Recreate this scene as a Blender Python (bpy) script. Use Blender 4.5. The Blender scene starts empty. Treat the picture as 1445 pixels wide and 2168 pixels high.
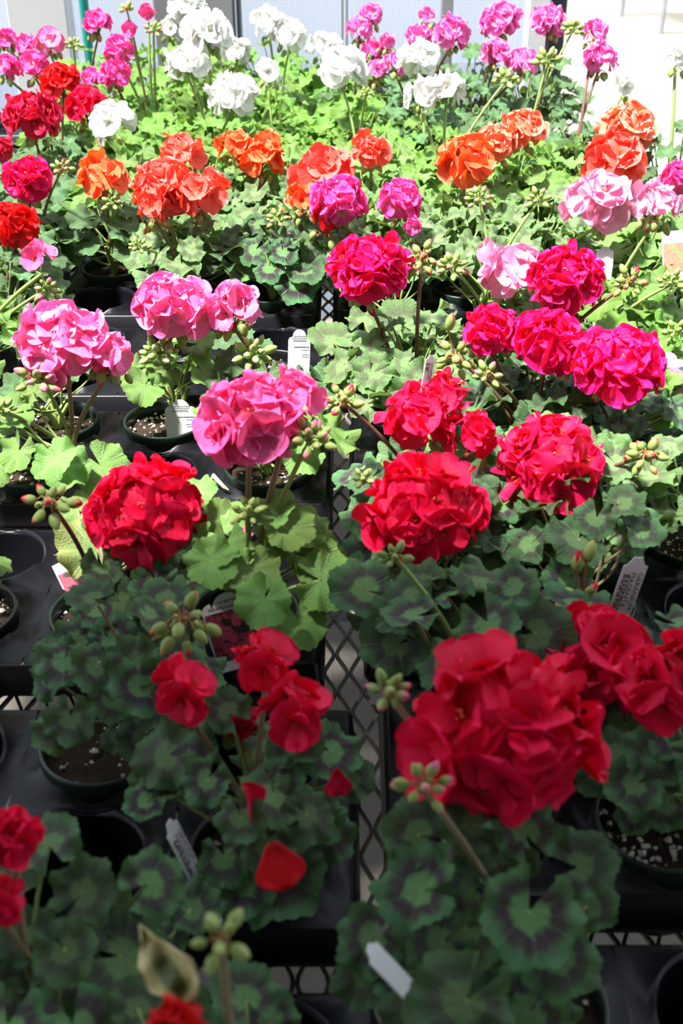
import bpy, math, random
from mathutils import Vector, Matrix
sc = bpy.context.scene
C = sc.collection
# ---------------------------------------------------------------- camera, world, sun, exposure
F_PX, TH, HC = 2410.0, math.radians(32), 0.83          # bench mesh is z = 0, camera above it
cd = bpy.data.cameras.new('camera'); cam = bpy.data.objects.new('camera', cd); C.objects.link(cam)
cd.sensor_fit = 'VERTICAL'; cd.sensor_height = 36; cd.lens = 36 * F_PX / 2168
cam.location = (0, 0, HC); cam.rotation_euler = (math.pi / 2 - TH, 0, 0)
cd.dof.use_dof = True; cd.dof.focus_distance = 1.62; cd.dof.aperture_fstop = 7.5
cd.clip_start = 0.02
sc.camera = cam
w = bpy.data.worlds.new('sky'); sc.world = w; w.use_nodes = True
bg = w.node_tree.nodes['Background']; bg.inputs[0].default_value = (.80, .90, 1.0, 1); bg.inputs[1].default_value = .62
SUN = Vector((-.34, -.13, .92)).normalized()
sd = bpy.data.lights.new('sun', 'SUN'); sun = bpy.data.objects.new('sun', sd); C.objects.link(sun)
sd.energy = 6.6; sd.angle = math.radians(7); sd.color = (1, .965, .91)
sun.rotation_euler = SUN.to_track_quat('Z', 'Y').to_euler()
sc.view_settings.view_transform = 'Standard'; sc.view_settings.look = 'None'
sc.view_settings.exposure = 1.45; sc.view_settings.gamma = 1.0; sc.view_settings.use_curve_mapping = False

rnd = random.Random(7)
def U(a, b): return rnd.uniform(a, b)
def aty(px, py, D):                                     # the point at depth D (world y) seen at a pixel of the survey
    a = TH + math.atan((py - 1084) / F_PX); z = HC - D * math.tan(a)
    zc = D * math.cos(TH) + (HC - z) * math.sin(TH)
    return Vector(((px - 722.5) / F_PX * zc, D, z))
def atz(px, py, z):
    a = TH + math.atan((py - 1084) / F_PX); return aty(px, py, (HC - z) / math.tan(a))
def proj(p):
    zc = p.y * math.cos(TH) + (HC - p.z) * math.sin(TH); v = (HC - p.z) * math.cos(TH) - p.y * math.sin(TH)
    return 722.5 + F_PX * p.x / zc, 1084 + F_PX * v / zc
# places where the survey shows bare bench, soil or empty cells: no leaf grows over them
CLEAR = [(688, 1275, 792, 1500), (735, 1500, 800, 1960), (75, 1690, 345, 1850), (120, 1560, 300, 1670), (275, 870, 425, 985), (0, 1050, 140, 1130), (0, 1440, 110, 1540), (565, 665, 690, 765), (1290, 1930, 1445, 2168),
         (1225, 1700, 1445, 1900), (30, 1210, 110, 1400), (160, 620, 200, 660), (430, 1255, 520, 1350), (480, 1960, 690, 2168), (430, 1020, 540, 1060), (1400, 1140, 1445, 1280), (745, 890, 830, 930), (100, 840, 250, 900), (0, 1620, 80, 1700),
         (880, 610, 1010, 640), (215, 560, 260, 620), (700, 640, 735, 700), (1290, 1180, 1362, 1310), (350, 1735, 440, 1890), (360, 850, 415, 935), (612, 695, 660, 775)]
def blocked(p, s):
    x, y = proj(p); r = s * pxm(p) * .62
    return any(a - r < x < c + r and b - r < y < d + r for a, b, c, d in CLEAR)
def pxm(p): return F_PX / (p.y * math.cos(TH) + (HC - p.z) * math.sin(TH))

# ---------------------------------------------------------------- materials
def mat(name):
    m = bpy.data.materials.new(name); m.use_nodes = True
    nt = m.node_tree; nt.nodes.clear(); return m, nt
def N(nt, t, **kw):
    n = nt.nodes.new(t)
    for k, v in kw.items(): setattr(n, k, v)
    return n
def L(nt, a, b): nt.links.new(a, b)
def ramp(nt, fac, stops):
    r = N(nt, 'ShaderNodeValToRGB'); e = r.color_ramp.elements
    while len(e) < len(stops): e.new(.5)
    for x, (p, c) in zip(e, stops): x.position = p; x.color = (*c, 1)
    L(nt, fac, r.inputs[0]); return r.outputs[0]
def mixc(nt, f, a, b, mode='MIX'):
    m = N(nt, 'ShaderNodeMix', data_type='RGBA', blend_type=mode)
    for i, v in ((0, f), (6, a), (7, b)):
        if hasattr(v, 'is_linked'): L(nt, v, m.inputs[i])
        else: m.inputs[i].default_value = v if i == 0 else (*v, 1)
    return m.outputs[2]
def math_(nt, op, a, b=None, c=None):
    m = N(nt, 'ShaderNodeMath', operation=op)
    for i, v in enumerate((a, b, c)):
        if v is None: continue
        if hasattr(v, 'is_linked'): L(nt, v, m.inputs[i])
        else: m.inputs[i].default_value = v
    return m.outputs[0]
def noise(nt, scale, detail=3, vec=None, rough=.55):
    n = N(nt, 'ShaderNodeTexNoise'); n.inputs['Scale'].default_value = scale
    n.inputs['Detail'].default_value = detail; n.inputs['Roughness'].default_value = rough
    if vec is not None: L(nt, vec, n.inputs['Vector'])
    return n.outputs['Fac']
def bump(nt, h, strength, dist=.002):
    b = N(nt, 'ShaderNodeBump'); b.inputs['Strength'].default_value = strength; b.inputs['Distance'].default_value = dist
    L(nt, h, b.inputs['Height']); return b.outputs[0]
def principled(nt, col, rough=.5, spec=.5, nrm=None, metal=0, trans=0, trans_col=None):
    p = N(nt, 'ShaderNodeBsdfPrincipled')
    if hasattr(col, 'is_linked'): L(nt, col, p.inputs['Base Color'])
    else: p.inputs['Base Color'].default_value = (*col, 1)
    if hasattr(rough, 'is_linked'): L(nt, rough, p.inputs['Roughness'])
    else: p.inputs['Roughness'].default_value = rough
    p.inputs['Specular IOR Level'].default_value = spec; p.inputs['Metallic'].default_value = metal
    if nrm is not None: L(nt, nrm, p.inputs['Normal'])
    out = N(nt, 'ShaderNodeOutputMaterial')
    if trans:
        t = N(nt, 'ShaderNodeBsdfTranslucent'); tc = trans_col if trans_col is not None else col
        if hasattr(tc, 'is_linked'): L(nt, tc, t.inputs[0])
        else: t.inputs[0].default_value = (*tc, 1)
        mx = N(nt, 'ShaderNodeMixShader'); mx.inputs[0].default_value = trans
        L(nt, p.outputs[0], mx.inputs[1]); L(nt, t.outputs[0], mx.inputs[2]); L(nt, mx.outputs[0], out.inputs[0])
    else: L(nt, p.outputs[0], out.inputs[0])
    return p
def simple(name, col, rough=.5, spec=.5, ns=0, nvar=.3, metal=0, bs=0):
    m, nt = mat(name); c = col
    nrm = None
    if ns:
        tc = N(nt, 'ShaderNodeTexCoord').outputs['Object']; f = noise(nt, ns, 4, tc)
        c = mixc(nt, f, [v * (1 - nvar) for v in col], [min(1, v * (1 + nvar)) for v in col])
        if bs: nrm = bump(nt, f, bs)
    principled(nt, c, rough, spec, nrm, metal); return m

def leaf_mat(name, inner, zone, outer, zs, trans=.22):
    m, nt = mat(name)
    uv = N(nt, 'ShaderNodeUVMap').outputs[0]; sp = N(nt, 'ShaderNodeSeparateXYZ'); L(nt, uv, sp.inputs[0])
    u, r = sp.outputs[0], sp.outputs[1]
    tc = N(nt, 'ShaderNodeTexCoord').outputs['Object']
    n1 = noise(nt, 3.2, 3, tc)
    lob = math_(nt, 'COSINE', math_(nt, 'MULTIPLY', u, 2 * math.pi * 7))
    rr = math_(nt, 'ADD', r, math_(nt, 'ADD', math_(nt, 'MULTIPLY', math_(nt, 'SUBTRACT', n1, .5), .55), math_(nt, 'MULTIPLY', lob, -.03)))
    z = ramp(nt, rr, [(0, (0, 0, 0)), (.37, (0, 0, 0)), (.47, (1, 1, 1)), (.62, (1, 1, 1)), (.84, (0, 0, 0))])
    base = mixc(nt, ramp(nt, rr, [(.3, (0, 0, 0)), (.7, (1, 1, 1))]), inner, outer)
    zf = N(nt, 'ShaderNodeSeparateColor'); L(nt, z, zf.inputs[0])
    oi = N(nt, 'ShaderNodeObjectInfo').outputs['Random']
    zf2 = math_(nt, 'MULTIPLY', zf.outputs[0], math_(nt, 'ADD', zs * .55, math_(nt, 'MULTIPLY', oi, zs * .45)))
    base = mixc(nt, zf2, base, zone)
    vein = math_(nt, 'POWER', math_(nt, 'ABSOLUTE', lob), 70)
    vn = math_(nt, 'MULTIPLY', vein, math_(nt, 'GREATER_THAN', lob, 0))
    base = mixc(nt, math_(nt, 'MULTIPLY', vn, .2), base, [min(1, v * 1.5 + .02) for v in inner])
    f2 = noise(nt, 9, 4, tc)
    base = mixc(nt, .5, base, mixc(nt, f2, (.55, .55, .55), (1.25, 1.25, 1.2)), 'MULTIPLY')
    hsv = N(nt, 'ShaderNodeHueSaturation'); L(nt, base, hsv.inputs['Color'])
    L(nt, math_(nt, 'ADD', .485, math_(nt, 'MULTIPLY', oi, .03)), hsv.inputs['Hue'])
    L(nt, math_(nt, 'ADD', .75, math_(nt, 'MULTIPLY', oi, .5)), hsv.inputs['Value'])
    col = hsv.outputs[0]
    h = math_(nt, 'ADD', math_(nt, 'MULTIPLY', vn, -.6), math_(nt, 'MULTIPLY', noise(nt, 22, 4, tc), 1.0))
    tr = mixc(nt, .5, col, (.30, .50, .06))
    rg = math_(nt, 'ADD', .22, math_(nt, 'MULTIPLY', noise(nt, 4, 2, tc), .38))
    principled(nt, col, rg, .32, bump(nt, h, .4, .05), 0, trans, tr)
    return m
LEAF = {
 'zoned': leaf_mat('zoned_leaf', (.12, .235, .085), (.040, .020, .036), (.062, .155, .058), 1.0, .14),
 'faint': leaf_mat('faint_zoned_leaf', (.20, .33, .13), (.10, .085, .065), (.15, .28, .10), .85, .2),
 'plain': leaf_mat('plain_leaf', (.20, .36, .10), (.15, .27, .08), (.17, .32, .075), .5, .24),
 'bright': leaf_mat('bright_leaf', (.18, .35, .07), (.13, .26, .045), (.15, .31, .05), .6, .24),
 'deep': leaf_mat('deep_green_leaf', (.10, .21, .085), (.06, .12, .05), (.09, .18, .07), .5, .16),
 'yellow': leaf_mat('yellowing_leaf', (.18, .26, .085), (.19, .26, .085), (.25, .27, .085), .6, .2),
 'dry': leaf_mat('dried_leaf', (.20, .23, .12), (.60, .52, .28), (.64, .52, .30), 1.3, .25),
}
def petal_mat(name, main, center, edge, trans=.3, tcol=None):
    m, nt = mat(name)
    uv = N(nt, 'ShaderNodeUVMap').outputs[0]; sp = N(nt, 'ShaderNodeSeparateXYZ'); L(nt, uv, sp.inputs[0])
    r = sp.outputs[1]
    mp = N(nt, 'ShaderNodeMapping'); mp.inputs['Scale'].default_value = (14, 1.2, 1); L(nt, uv, mp.inputs[0])
    st = noise(nt, 1.6, 3, mp.outputs[0])
    rr = math_(nt, 'ADD', r, math_(nt, 'MULTIPLY', math_(nt, 'SUBTRACT', st, .5), .22))
    c = ramp(nt, rr, [(.08, center), (.42, main), (.78, main), (1.0, edge)])
    c = mixc(nt, .35, c, mixc(nt, st, (.72, .72, .72), (1.2, 1.2, 1.2)), 'MULTIPLY')
    oi = N(nt, 'ShaderNodeObjectInfo').outputs['Random']
    hsv = N(nt, 'ShaderNodeHueSaturation'); L(nt, c, hsv.inputs['Color'])
    L(nt, math_(nt, 'ADD', .88, math_(nt, 'MULTIPLY', oi, .24)), hsv.inputs['Value'])
    principled(nt, hsv.outputs[0], .55, .25, bump(nt, st, .25, .02), 0, trans, tcol if tcol else hsv.outputs[0])
    return m
PETAL = {
 'crimson': petal_mat('crimson_petal', (.82, .002, .062), (.62, .002, .012), (.88, .003, .095), .22, (.88, .008, .022)),
 'cherry': petal_mat('cherry_petal', (.73, .004, .072), (.62, .004, .014), (.79, .006, .115), .28, (.9, .012, .03)),
 'magenta': petal_mat('magenta_red_petal', (.76, .005, .15), (.74, .01, .02), (.82, .01, .26), .28, (.95, .015, .05)),
 'scarlet': petal_mat('scarlet_petal', (.66, .004, .012), (.5, .003, .004), (.70, .006, .015), .25, (.9, .02, .01)),
 'ruby': petal_mat('ruby_petal', (.52, .004, .05), (.4, .003, .015), (.58, .006, .07), .22, (.8, .01, .03)),
 'pink': petal_mat('pink_petal', (.90, .14, .44), (.82, .14, .24), (.93, .20, .56), .3, (.95, .10, .22)),
 'rose': petal_mat('rose_pink_petal', (.90, .22, .58), (.95, .60, .76), (.93, .30, .68), .3, (.95, .10, .22)),
 'palepink': petal_mat('pale_pink_petal', (.92, .40, .70), (.94, .70, .80), (.93, .48, .76), .3, (.95, .25, .4)),
 'hotpink': petal_mat('hot_pink_petal', (.86, .09, .44), (.88, .36, .58), (.90, .14, .52), .3, (.9, .05, .22)),
 'violet': petal_mat('violet_pink_petal', (.88, .22, .66), (.88, .42, .72), (.90, .32, .74), .3, (.9, .12, .36)),
 'orange': petal_mat('orange_petal', (.93, .17, .055), (.88, .20, .04), (.96, .28, .16), .3, (.95, .12, .01)),
 'salmon': petal_mat('salmon_petal', (.93, .14, .11), (.90, .16, .05), (.96, .25, .22), .3, (.95, .08, .02)),
 'peach': petal_mat('peach_petal', (.95, .27, .16), (.92, .24, .08), (.97, .52, .42), .3, (.95, .15, .03)),
 'white': petal_mat('white_petal', (.80, .80, .80), (.72, .76, .62), (.82, .82, .82), .3, (.85, .85, .82)),
}
def bud_mat(name, tip):
    m, nt = mat(name)
    uv = N(nt, 'ShaderNodeUVMap').outputs[0]; sp = N(nt, 'ShaderNodeSeparateXYZ'); L(nt, uv, sp.inputs[0])
    st = math_(nt, 'MULTIPLY', math_(nt, 'COSINE', math_(nt, 'MULTIPLY', sp.outputs[0], 2 * math.pi * 5)), .14)
    oi = N(nt, 'ShaderNodeObjectInfo').outputs['Random']
    rr = math_(nt, 'ADD', math_(nt, 'ADD', sp.outputs[1], st), math_(nt, 'MULTIPLY', math_(nt, 'SUBTRACT', oi, .72), .60))
    c = ramp(nt, rr, [(.55, (.27, .36, .10)), (.68, (.40, .40, .16)), (.78, tip)])
    principled(nt, c, .55, .3, None, 0, .15); return m
BUD = {k: bud_mat(k + '_bud', v) for k, v in {
 'red': (.60, .02, .05), 'pink': (.75, .14, .28), 'orange': (.75, .20, .09), 'green': (.33, .42, .13), 'white': (.62, .68, .40)}.items()}
BUDB = {k: bud_mat(k + '_drooping_bud', v) for k, v in {'red': (.40, .01, .03), 'pink': (.55, .06, .10), 'orange': (.60, .10, .05), 'white': (.4, .5, .2)}.items()}
m_stem_g = simple('green_stalk', (.22, .31, .085), .5, .4, 30, .25)
m_stem_b = simple('reddish_stalk', (.145, .065, .045), .5, .4, 30, .3)
m_stem_m = simple('tan_stalk', (.22, .17, .085), .5, .4, 30, .3)
STEM = {'g': m_stem_g, 'b': m_stem_b, 'm': m_stem_m}
m_ped = {'b': simple('red_pedicel', (.28, .06, .035), .55, .3), 'g': m_stem_g, 'm': simple('ruddy_pedicel', (.30, .15, .06), .55, .3)}
m_stamen = simple('stamen', (.55, .07, .05), .5)
m_stamen_w = simple('pale_stamen', (.75, .70, .45), .5)
m_pot = simple('dark_green_pot', (.009, .019, .013), .33, .4, 40, .2)
m_potk = simple('black_pot', (.006, .006, .008), .3, .4, 40, .2)
m_tray = simple('black_tray_plastic', (.005, .005, .0075), .34, .20, 18, .35, 0, .1)
m_soil = simple('potting_soil', (.032, .022, .015), .95, .1, 90, .7, 0, .8)
m_perl = simple('perlite', (.70, .66, .58), .9, .1, 60, .2)
m_wire = simple('weathered_bench_wire', (.13, .115, .095), .6, .4, 60, .35)
m_galv = simple('galvanised_steel', (.42, .43, .46), .4, .5, 12, .2, .6)
m_tag = simple('white_plastic_tag', (.60, .60, .62), .4, .4)
m_print = simple('black_print', (.015, .015, .02), .6, .2)
m_grey = simple('grey_print', (.06, .06, .065), .6, .2)
def conc(name, a, b, sc_):
    m, nt = mat(name); tc = N(nt, 'ShaderNodeTexCoord').outputs['Object']
    f = noise(nt, sc_, 6, tc, .65); f2 = noise(nt, sc_ * 14, 3, tc)
    c = mixc(nt, f, a, b); c = mixc(nt, .35, c, mixc(nt, f2, (.6, .6, .6), (1.2, 1.2, 1.2)), 'MULTIPLY')
    principled(nt, c, .9, .2, bump(nt, f2, .3)); return m
m_conc = conc('concrete_floor', (.125, .11, .092), (.23, .205, .175), 5)
def pave_mat():
    m, nt = mat('pale_paving'); tc = N(nt, 'ShaderNodeTexCoord').outputs['Object']
    b = N(nt, 'ShaderNodeTexBrick'); L(nt, tc, b.inputs['Vector']); b.inputs['Scale'].default_value = 3.3
    b.inputs['Color1'].default_value = (.24, .225, .19, 1); b.inputs['Color2'].default_value = (.21, .198, .168, 1); b.inputs['Mortar'].default_value = (.165, .155, .13, 1)
    b.inputs['Mortar Size'].default_value = .012
    c = mixc(nt, .3, b.outputs[0], mixc(nt, noise(nt, 1.5, 5, tc), (.7, .7, .7), (1.2, 1.2, 1.2)), 'MULTIPLY')
    principled(nt, c, .9, .2); return m
m_pave = pave_mat()
def poly_mat():
    m, nt = mat('ribbed_polycarbonate'); tc = N(nt, 'ShaderNodeTexCoord').outputs['Object']
    f = noise(nt, 1.2, 3, tc)
    t = N(nt, 'ShaderNodeBsdfTranslucent'); L(nt, mixc(nt, f, (.70, .75, .84), (.84, .87, .93)), t.inputs[0])
    tr = N(nt, 'ShaderNodeBsdfTransparent'); tr.inputs[0].default_value = (.9, .93, .98, 1)
    g = N(nt, 'ShaderNodeBsdfGlossy'); g.inputs[1].default_value = .25
    m1 = N(nt, 'ShaderNodeMixShader'); m1.inputs[0].default_value = .38; L(nt, t.outputs[0], m1.inputs[1]); L(nt, tr.outputs[0], m1.inputs[2])
    m2 = N(nt, 'ShaderNodeMixShader'); m2.inputs[0].default_value = .06; L(nt, m1.outputs[0], m2.inputs[1]); L(nt, g.outputs[0], m2.inputs[2])
    o = N(nt, 'ShaderNodeOutputMaterial'); L(nt, m2.outputs[0], o.inputs[0]); return m
m_poly = poly_mat()
m_alu = simple('pale_aluminium', (.50, .50, .51), .35, .5, 3, .15, .0)
m_alud = simple('dull_aluminium', (.22, .22, .225), .45, .5, 3, .2, .1)
m_dark = simple('dark_frame', (.02, .02, .025), .5)
m_teal = simple('teal_paint', (.0, .20, .16), .4)
m_roof = simple('opaque_roof_sheet', (.35, .36, .37), .7)
m_blue = simple('blue_grey_sheet', (.22, .25, .33), .6, .3, 3, .2)

# ---------------------------------------------------------------- mesh helpers
class MB:
    def __init__(s): s.v = []; s.f = []; s.uv = []; s.mi = []
    def grid(s, rows, closed=False, uvs=None, mi=0):
        b = len(s.v); n = len(rows[0])
        for r in rows: s.v += [tuple(p) for p in r]
        for i in range(len(rows) - 1):
            for j in range(n if closed else n - 1):
                k = (j + 1) % n
                s.f.append((b + i * n + j, b + i * n + k, b + (i + 1) * n + k, b + (i + 1) * n + j)); s.mi.append(mi)
                if uvs: s.uv.append((uvs[i][j], uvs[i][k] if k else (1.0, uvs[i][0][1]), uvs[i + 1][k] if k else (1.0, uvs[i + 1][0][1]), uvs[i + 1][j]))
    def fan(s, pts, mi=0):
        b = len(s.v); s.v += [tuple(p) for p in pts]; s.f.append(tuple(range(b, b + len(pts)))); s.mi.append(mi)
    def tube(s, pts, rad, n=6, cap=True, mi=0):
        rows = []; up = Vector((.31, .2, .9))
        for i, p in enumerate(pts):
            d = (pts[min(i + 1, len(pts) - 1)] - pts[max(i - 1, 0)]).normalized()
            if abs(d.dot(up)) > .95: up = Vector((1, .1, 0))
            a = d.cross(up).normalized(); b = d.cross(a); r = rad[i] if hasattr(rad, '__len__') else rad
            rows.append([p + a * (r * math.cos(2 * math.pi * k / n)) + b * (r * math.sin(2 * math.pi * k / n)) for k in range(n)])
        s.grid(rows, True, None, mi)
        if cap: s.fan(rows[-1], mi); s.fan(rows[0][::-1], mi)
    def box(s, x0, x1, y0, y1, z0, z1, mi=0):
        b = len(s.v); s.v += [(x, y, z) for z in (z0, z1) for y in (y0, y1) for x in (x0, x1)]
        for q in ((0, 2, 3, 1), (4, 5, 7, 6), (0, 1, 5, 4), (2, 6, 7, 3), (0, 4, 6, 2), (1, 3, 7, 5)):
            s.f.append(tuple(b + k for k in q)); s.mi.append(mi)
    def mesh(s, name, mats, smooth=True, uv=False):
        me = bpy.data.meshes.new(name); me.from_pydata(s.v, [], s.f)
        for m in (mats if isinstance(mats, (list, tuple)) else [mats]): me.materials.append(m)
        me.polygons.foreach_set('use_smooth', [smooth] * len(me.polygons))
        if any(s.mi): me.polygons.foreach_set('material_index', s.mi)
        if uv and s.uv:
            l = me.uv_layers.new(name='UVMap'); flat = []
            for i, q in enumerate(s.f):
                t = s.uv[i] if i < len(s.uv) else [(0, .1)] * len(q)
                for c in t: flat += c
            l.data.foreach_set('uv', flat)
        me.update(); return me
def obj(name, me, parent=None, M=None):
    o = bpy.data.objects.new(name, me); C.objects.link(o)
    if parent is not None: o.parent = parent
    if M is not None: o.matrix_basis = M
    return o
def tag(o, label, cat, group=None):
    o['label'] = label; o['category'] = cat
    if group: o['group'] = group
    return o
def struct(o, label=None, cat=None):
    o['kind'] = 'structure'
    if label: o['label'] = label
    if cat: o['category'] = cat
    return o
def empty(name, loc):
    o = bpy.data.objects.new(name, None); C.objects.link(o); o.location = loc; o.empty_display_size = .05; return o
def boxobj(name, x0, x1, y0, y1, z0, z1, m, parent=None):
    b = MB(); cx, cy, cz = (x0 + x1) / 2, (y0 + y1) / 2, z0
    b.box(x0 - cx, x1 - cx, y0 - cy, y1 - cy, 0, z1 - z0)
    o = obj(name, b.mesh(name, m, False), parent); o.location = (cx, cy, cz)
    md = o.modifiers.new('b', 'BEVEL'); md.width = min(.004, (x1 - x0) * .2, (y1 - y0) * .2, (z1 - z0) * .2); md.segments = 2
    return o

# ---------------------------------------------------------------- setting
ZF = -.75
def slab(name, x0, x1, y0, y1, z0, z1, m, label, cat):
    o = boxobj(name, x0, x1, y0, y1, z0, z1, m); struct(o, label, cat); return o
YW = 3.85
slab('floor', -6, 6, -4, YW + .1, ZF - .1, ZF, m_conc, 'grey concrete floor under the plant bench', 'floor')
slab('trim_paving', -14, 14, YW + .1, 30, ZF - .1, ZF - .004, m_pave, 'sunlit pale paving outside, beyond the open end of the wall', 'paving')
# roof over the front of the bench: its far edge throws the shade that ends half way up the picture
YR = .70
slab('ceiling', -5, 5, -4, YR, 2.15, 2.19, m_roof, 'opaque roof over the near end of the bench, out of view', 'roof')
slab('wall_darkening', -5, 5, -2.6, -2.5, ZF, 2.15, m_roof, 'unseen rear wall added behind the viewer to darken the near bench', 'wall')  # added out of view behind the camera, blocks sky light from the near plants

# the wall behind the bench: ribbed polycarbonate between metal posts
def wx(px, y): return (px - 722.5) / F_PX * (y * math.cos(TH) + (HC - .25) * math.sin(TH))
XE = wx(1186, YW)
def poly_panel(name, x0, x1, z0, z1, label):
    b = MB(); n = max(4, int((x1 - x0) / .004)); rows = [[], []]
    for i in range(n + 1):
        x = x0 + (x1 - x0) * i / n; y = .0022 * math.cos(2 * math.pi * (x - x0) / .016)
        rows[0].append((x, y, z0)); rows[1].append((x, y, z1))
    b.grid(rows); b.grid([[(x, y + .008, z) for x, y, z in r] for r in rows][::-1])
    o = obj(name, b.mesh(name, m_poly)); o.location = (0, YW, 0); return struct(o, label, 'wall panel')
edges = [-3.4, wx(-20, YW), wx(172, YW), wx(505, YW), wx(732, YW), wx(945, YW), wx(1118, YW)]
names = ['left of the wide white post', 'between the white post and teal pole', 'behind the white geraniums at the left', 'behind the middle white geraniums',
         'behind the middle pink geraniums', 'next to the dark post']
for i in range(6):
    poly_panel('wall_back_%d' % (i + 1) if i else 'wall_back', edges[i], edges[i + 1], ZF, 2.3, 'ribbed translucent polycarbonate panel ' + names[i])
def post(name, p0, p1, y0, y1, m, label, z0=ZF, z1=2.3):
    o = boxobj(name, wx(p0, YW), wx(p1, YW), y0, y1, z0, z1, m); struct(o, label, 'post'); return o
post('trim_1', 38, 160, YW - .12, YW - .02, m_alu, 'wide pale aluminium post at the left of the back wall')
post('trim_2', 336, 500, YW - .10, YW - .02, m_alud, 'wide dull grey metal post behind the white geraniums')
post('trim_3', 506, 513, YW - .10, YW - .02, m_dark, 'thin dark frame strip beside the wide grey post')
post('trim_4', 722, 727, YW - .03, YW - .015, m_alud, 'thin grey joint strip in the back wall')
post('trim_5', 731, 736, YW - .03, YW - .015, m_alud, 'second thin grey joint strip in the back wall')
post('trim_6', 930, 955, YW - .05, YW - .01, m_alud, 'narrow grey post behind the pink geraniums')
post('trim_7', 1108, 1152, YW - .10, YW - .01, m_alu, 'grey metal door post at the right end of the wall')
post('trim_8', 1152, 1188, YW - .08, YW + .02, m_dark, 'dark end frame of the wall beside the sunny opening')
b = MB(); b.tube([Vector((0, 0, ZF)), Vector((.0, 0, .2)), Vector((0, 0, 1.9))], .014, 12)
o = obj('garden_pole', b.mesh('pole', m_teal)); o.location = (wx(183, YW - .2), YW - .2, 0); tag(o, 'thin teal painted pole beside the wide pale post', 'pole')
o = boxobj('low_bench', -2.6, .55, YW + .55, YW + .62, -.30, .02, m_blue); tag(o, 'blurred blue-grey low bench side beyond the translucent wall', 'bench')
# an outdoor wire rack on the paving
rk = empty('wire_rack', (2.72, 10.2, ZF)); tag(rk, 'thin legged metal wire rack standing on the sunny paving outside', 'rack')
lp = [atz(1397, 70, ZF), atz(1314, 33, ZF)]
lp += [lp[0] + Vector((1.3, .25, 0)), lp[1] + Vector((1.3, .25, 0))]
for p in lp:
    q = p - rk.location; b = MB(); b.tube([Vector((0, 0, 0)), Vector((0, 0, .55)), Vector((0, 0, 1.1))], .024, 8)
    o = obj('leg', b.mesh('leg', m_galv), rk); o.location = (q.x, q.y, 0)
for k in range(2):
    b = MB(); z = .78 + .3 * k
    a0, a1, a2, a3 = [p - rk.location for p in lp]
    for i in range(15):
        t = i / 14; u = a0.lerp(a1, t); v = a2.lerp(a3, t); b.tube([Vector((u.x, u.y, z)), Vector((v.x, v.y, z))], .008, 4)
        u = a0.lerp(a2, t); v = a1.lerp(a3, t); b.tube([Vector((u.x, u.y, z + .006)), Vector((v.x, v.y, z + .006))], .008, 4)
    o = obj('wire_shelf', b.mesh('wire_shelf', m_galv), rk); o['kind'] = 'stuff'

# ---------------------------------------------------------------- the bench
bench = empty('plant_bench', (0, 1.6, ZF)); tag(bench, 'long greenhouse bench topped with expanded metal mesh, carrying the trays', 'bench')
BX0, BX1, BY0, BY1 = -1.12, .84, .10, 3.48
def mesh_top():
    b = MB(); px, py = .0295, .066; nx = int((BX1 - BX0) / px); ny = int((BY1 - BY0) / (py / 2))
    hw, hh = .0019, .0022; sl = -.03
    for j in range(ny):
        for i in range(nx):
            x0 = BX0 + i * px + (j % 2) * px / 2; y0 = BY0 + j * py / 2
            for s in (-1, 1):
                x1 = x0 + s * px / 2; y1 = y0 + py / 2
                if not BX0 <= x1 <= BX1: continue
                # knuckle at each node: the strand leaves it straight before it slants
                P = [(x0 + s * .0018, y0), (x0 + s * .0026, y0 + .007), (x1 - s * .0026, y1 - .007), (x1 - s * .0018, y1)]
                bb = len(b.v)
                for k, (x, y) in enumerate(P):
                    zz = (-.0015 if k < 2 else .0015); x += sl * (y - .75)
                    b.v += [(x - hw, y, zz - hh), (x + hw, y, zz - hh), (x + hw, y, zz + hh), (x - hw, y, zz + hh)]
                for k in range(3):
                    for e in range(4):
                        f = (e + 1) % 4; b.f.append((bb + 4 * k + e, bb + 4 * k + f, bb + 4 * k + 4 + f, bb + 4 * k + 4 + e)); b.mi.append(0)
    me = b.mesh('mesh_top', m_wire, False); o = obj('mesh_top', me, bench, Matrix.Translation((0, -1.6, -ZF - .004))); o['kind'] = 'stuff'
mesh_top()
for n_, x0, x1, y0, y1 in (('rail', BX0 - .04, BX0, BY0, BY1), ('rail', BX1, BX1 + .04, BY0, BY1), ('rail', BX0, BX1, BY1, BY1 + .04), ('rail', BX0, BX1, BY0 - .04, BY0),
                           ('crossbar', BX0, BX1, 1.15, 1.18), ('crossbar', BX0, BX1, 2.3, 2.33)):
    boxobj(n_, x0, x1, y0 - 1.6, y1 - 1.6, -ZF - .055, -ZF - .008, m_galv, bench)
for x in (BX0 + .05, BX1 - .05):
    for y in (.2, 1.7, 3.35): boxobj('leg', x - .02, x + .02, y - 1.62, y - 1.58, 0, -ZF - .05, m_galv, bench)

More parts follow.
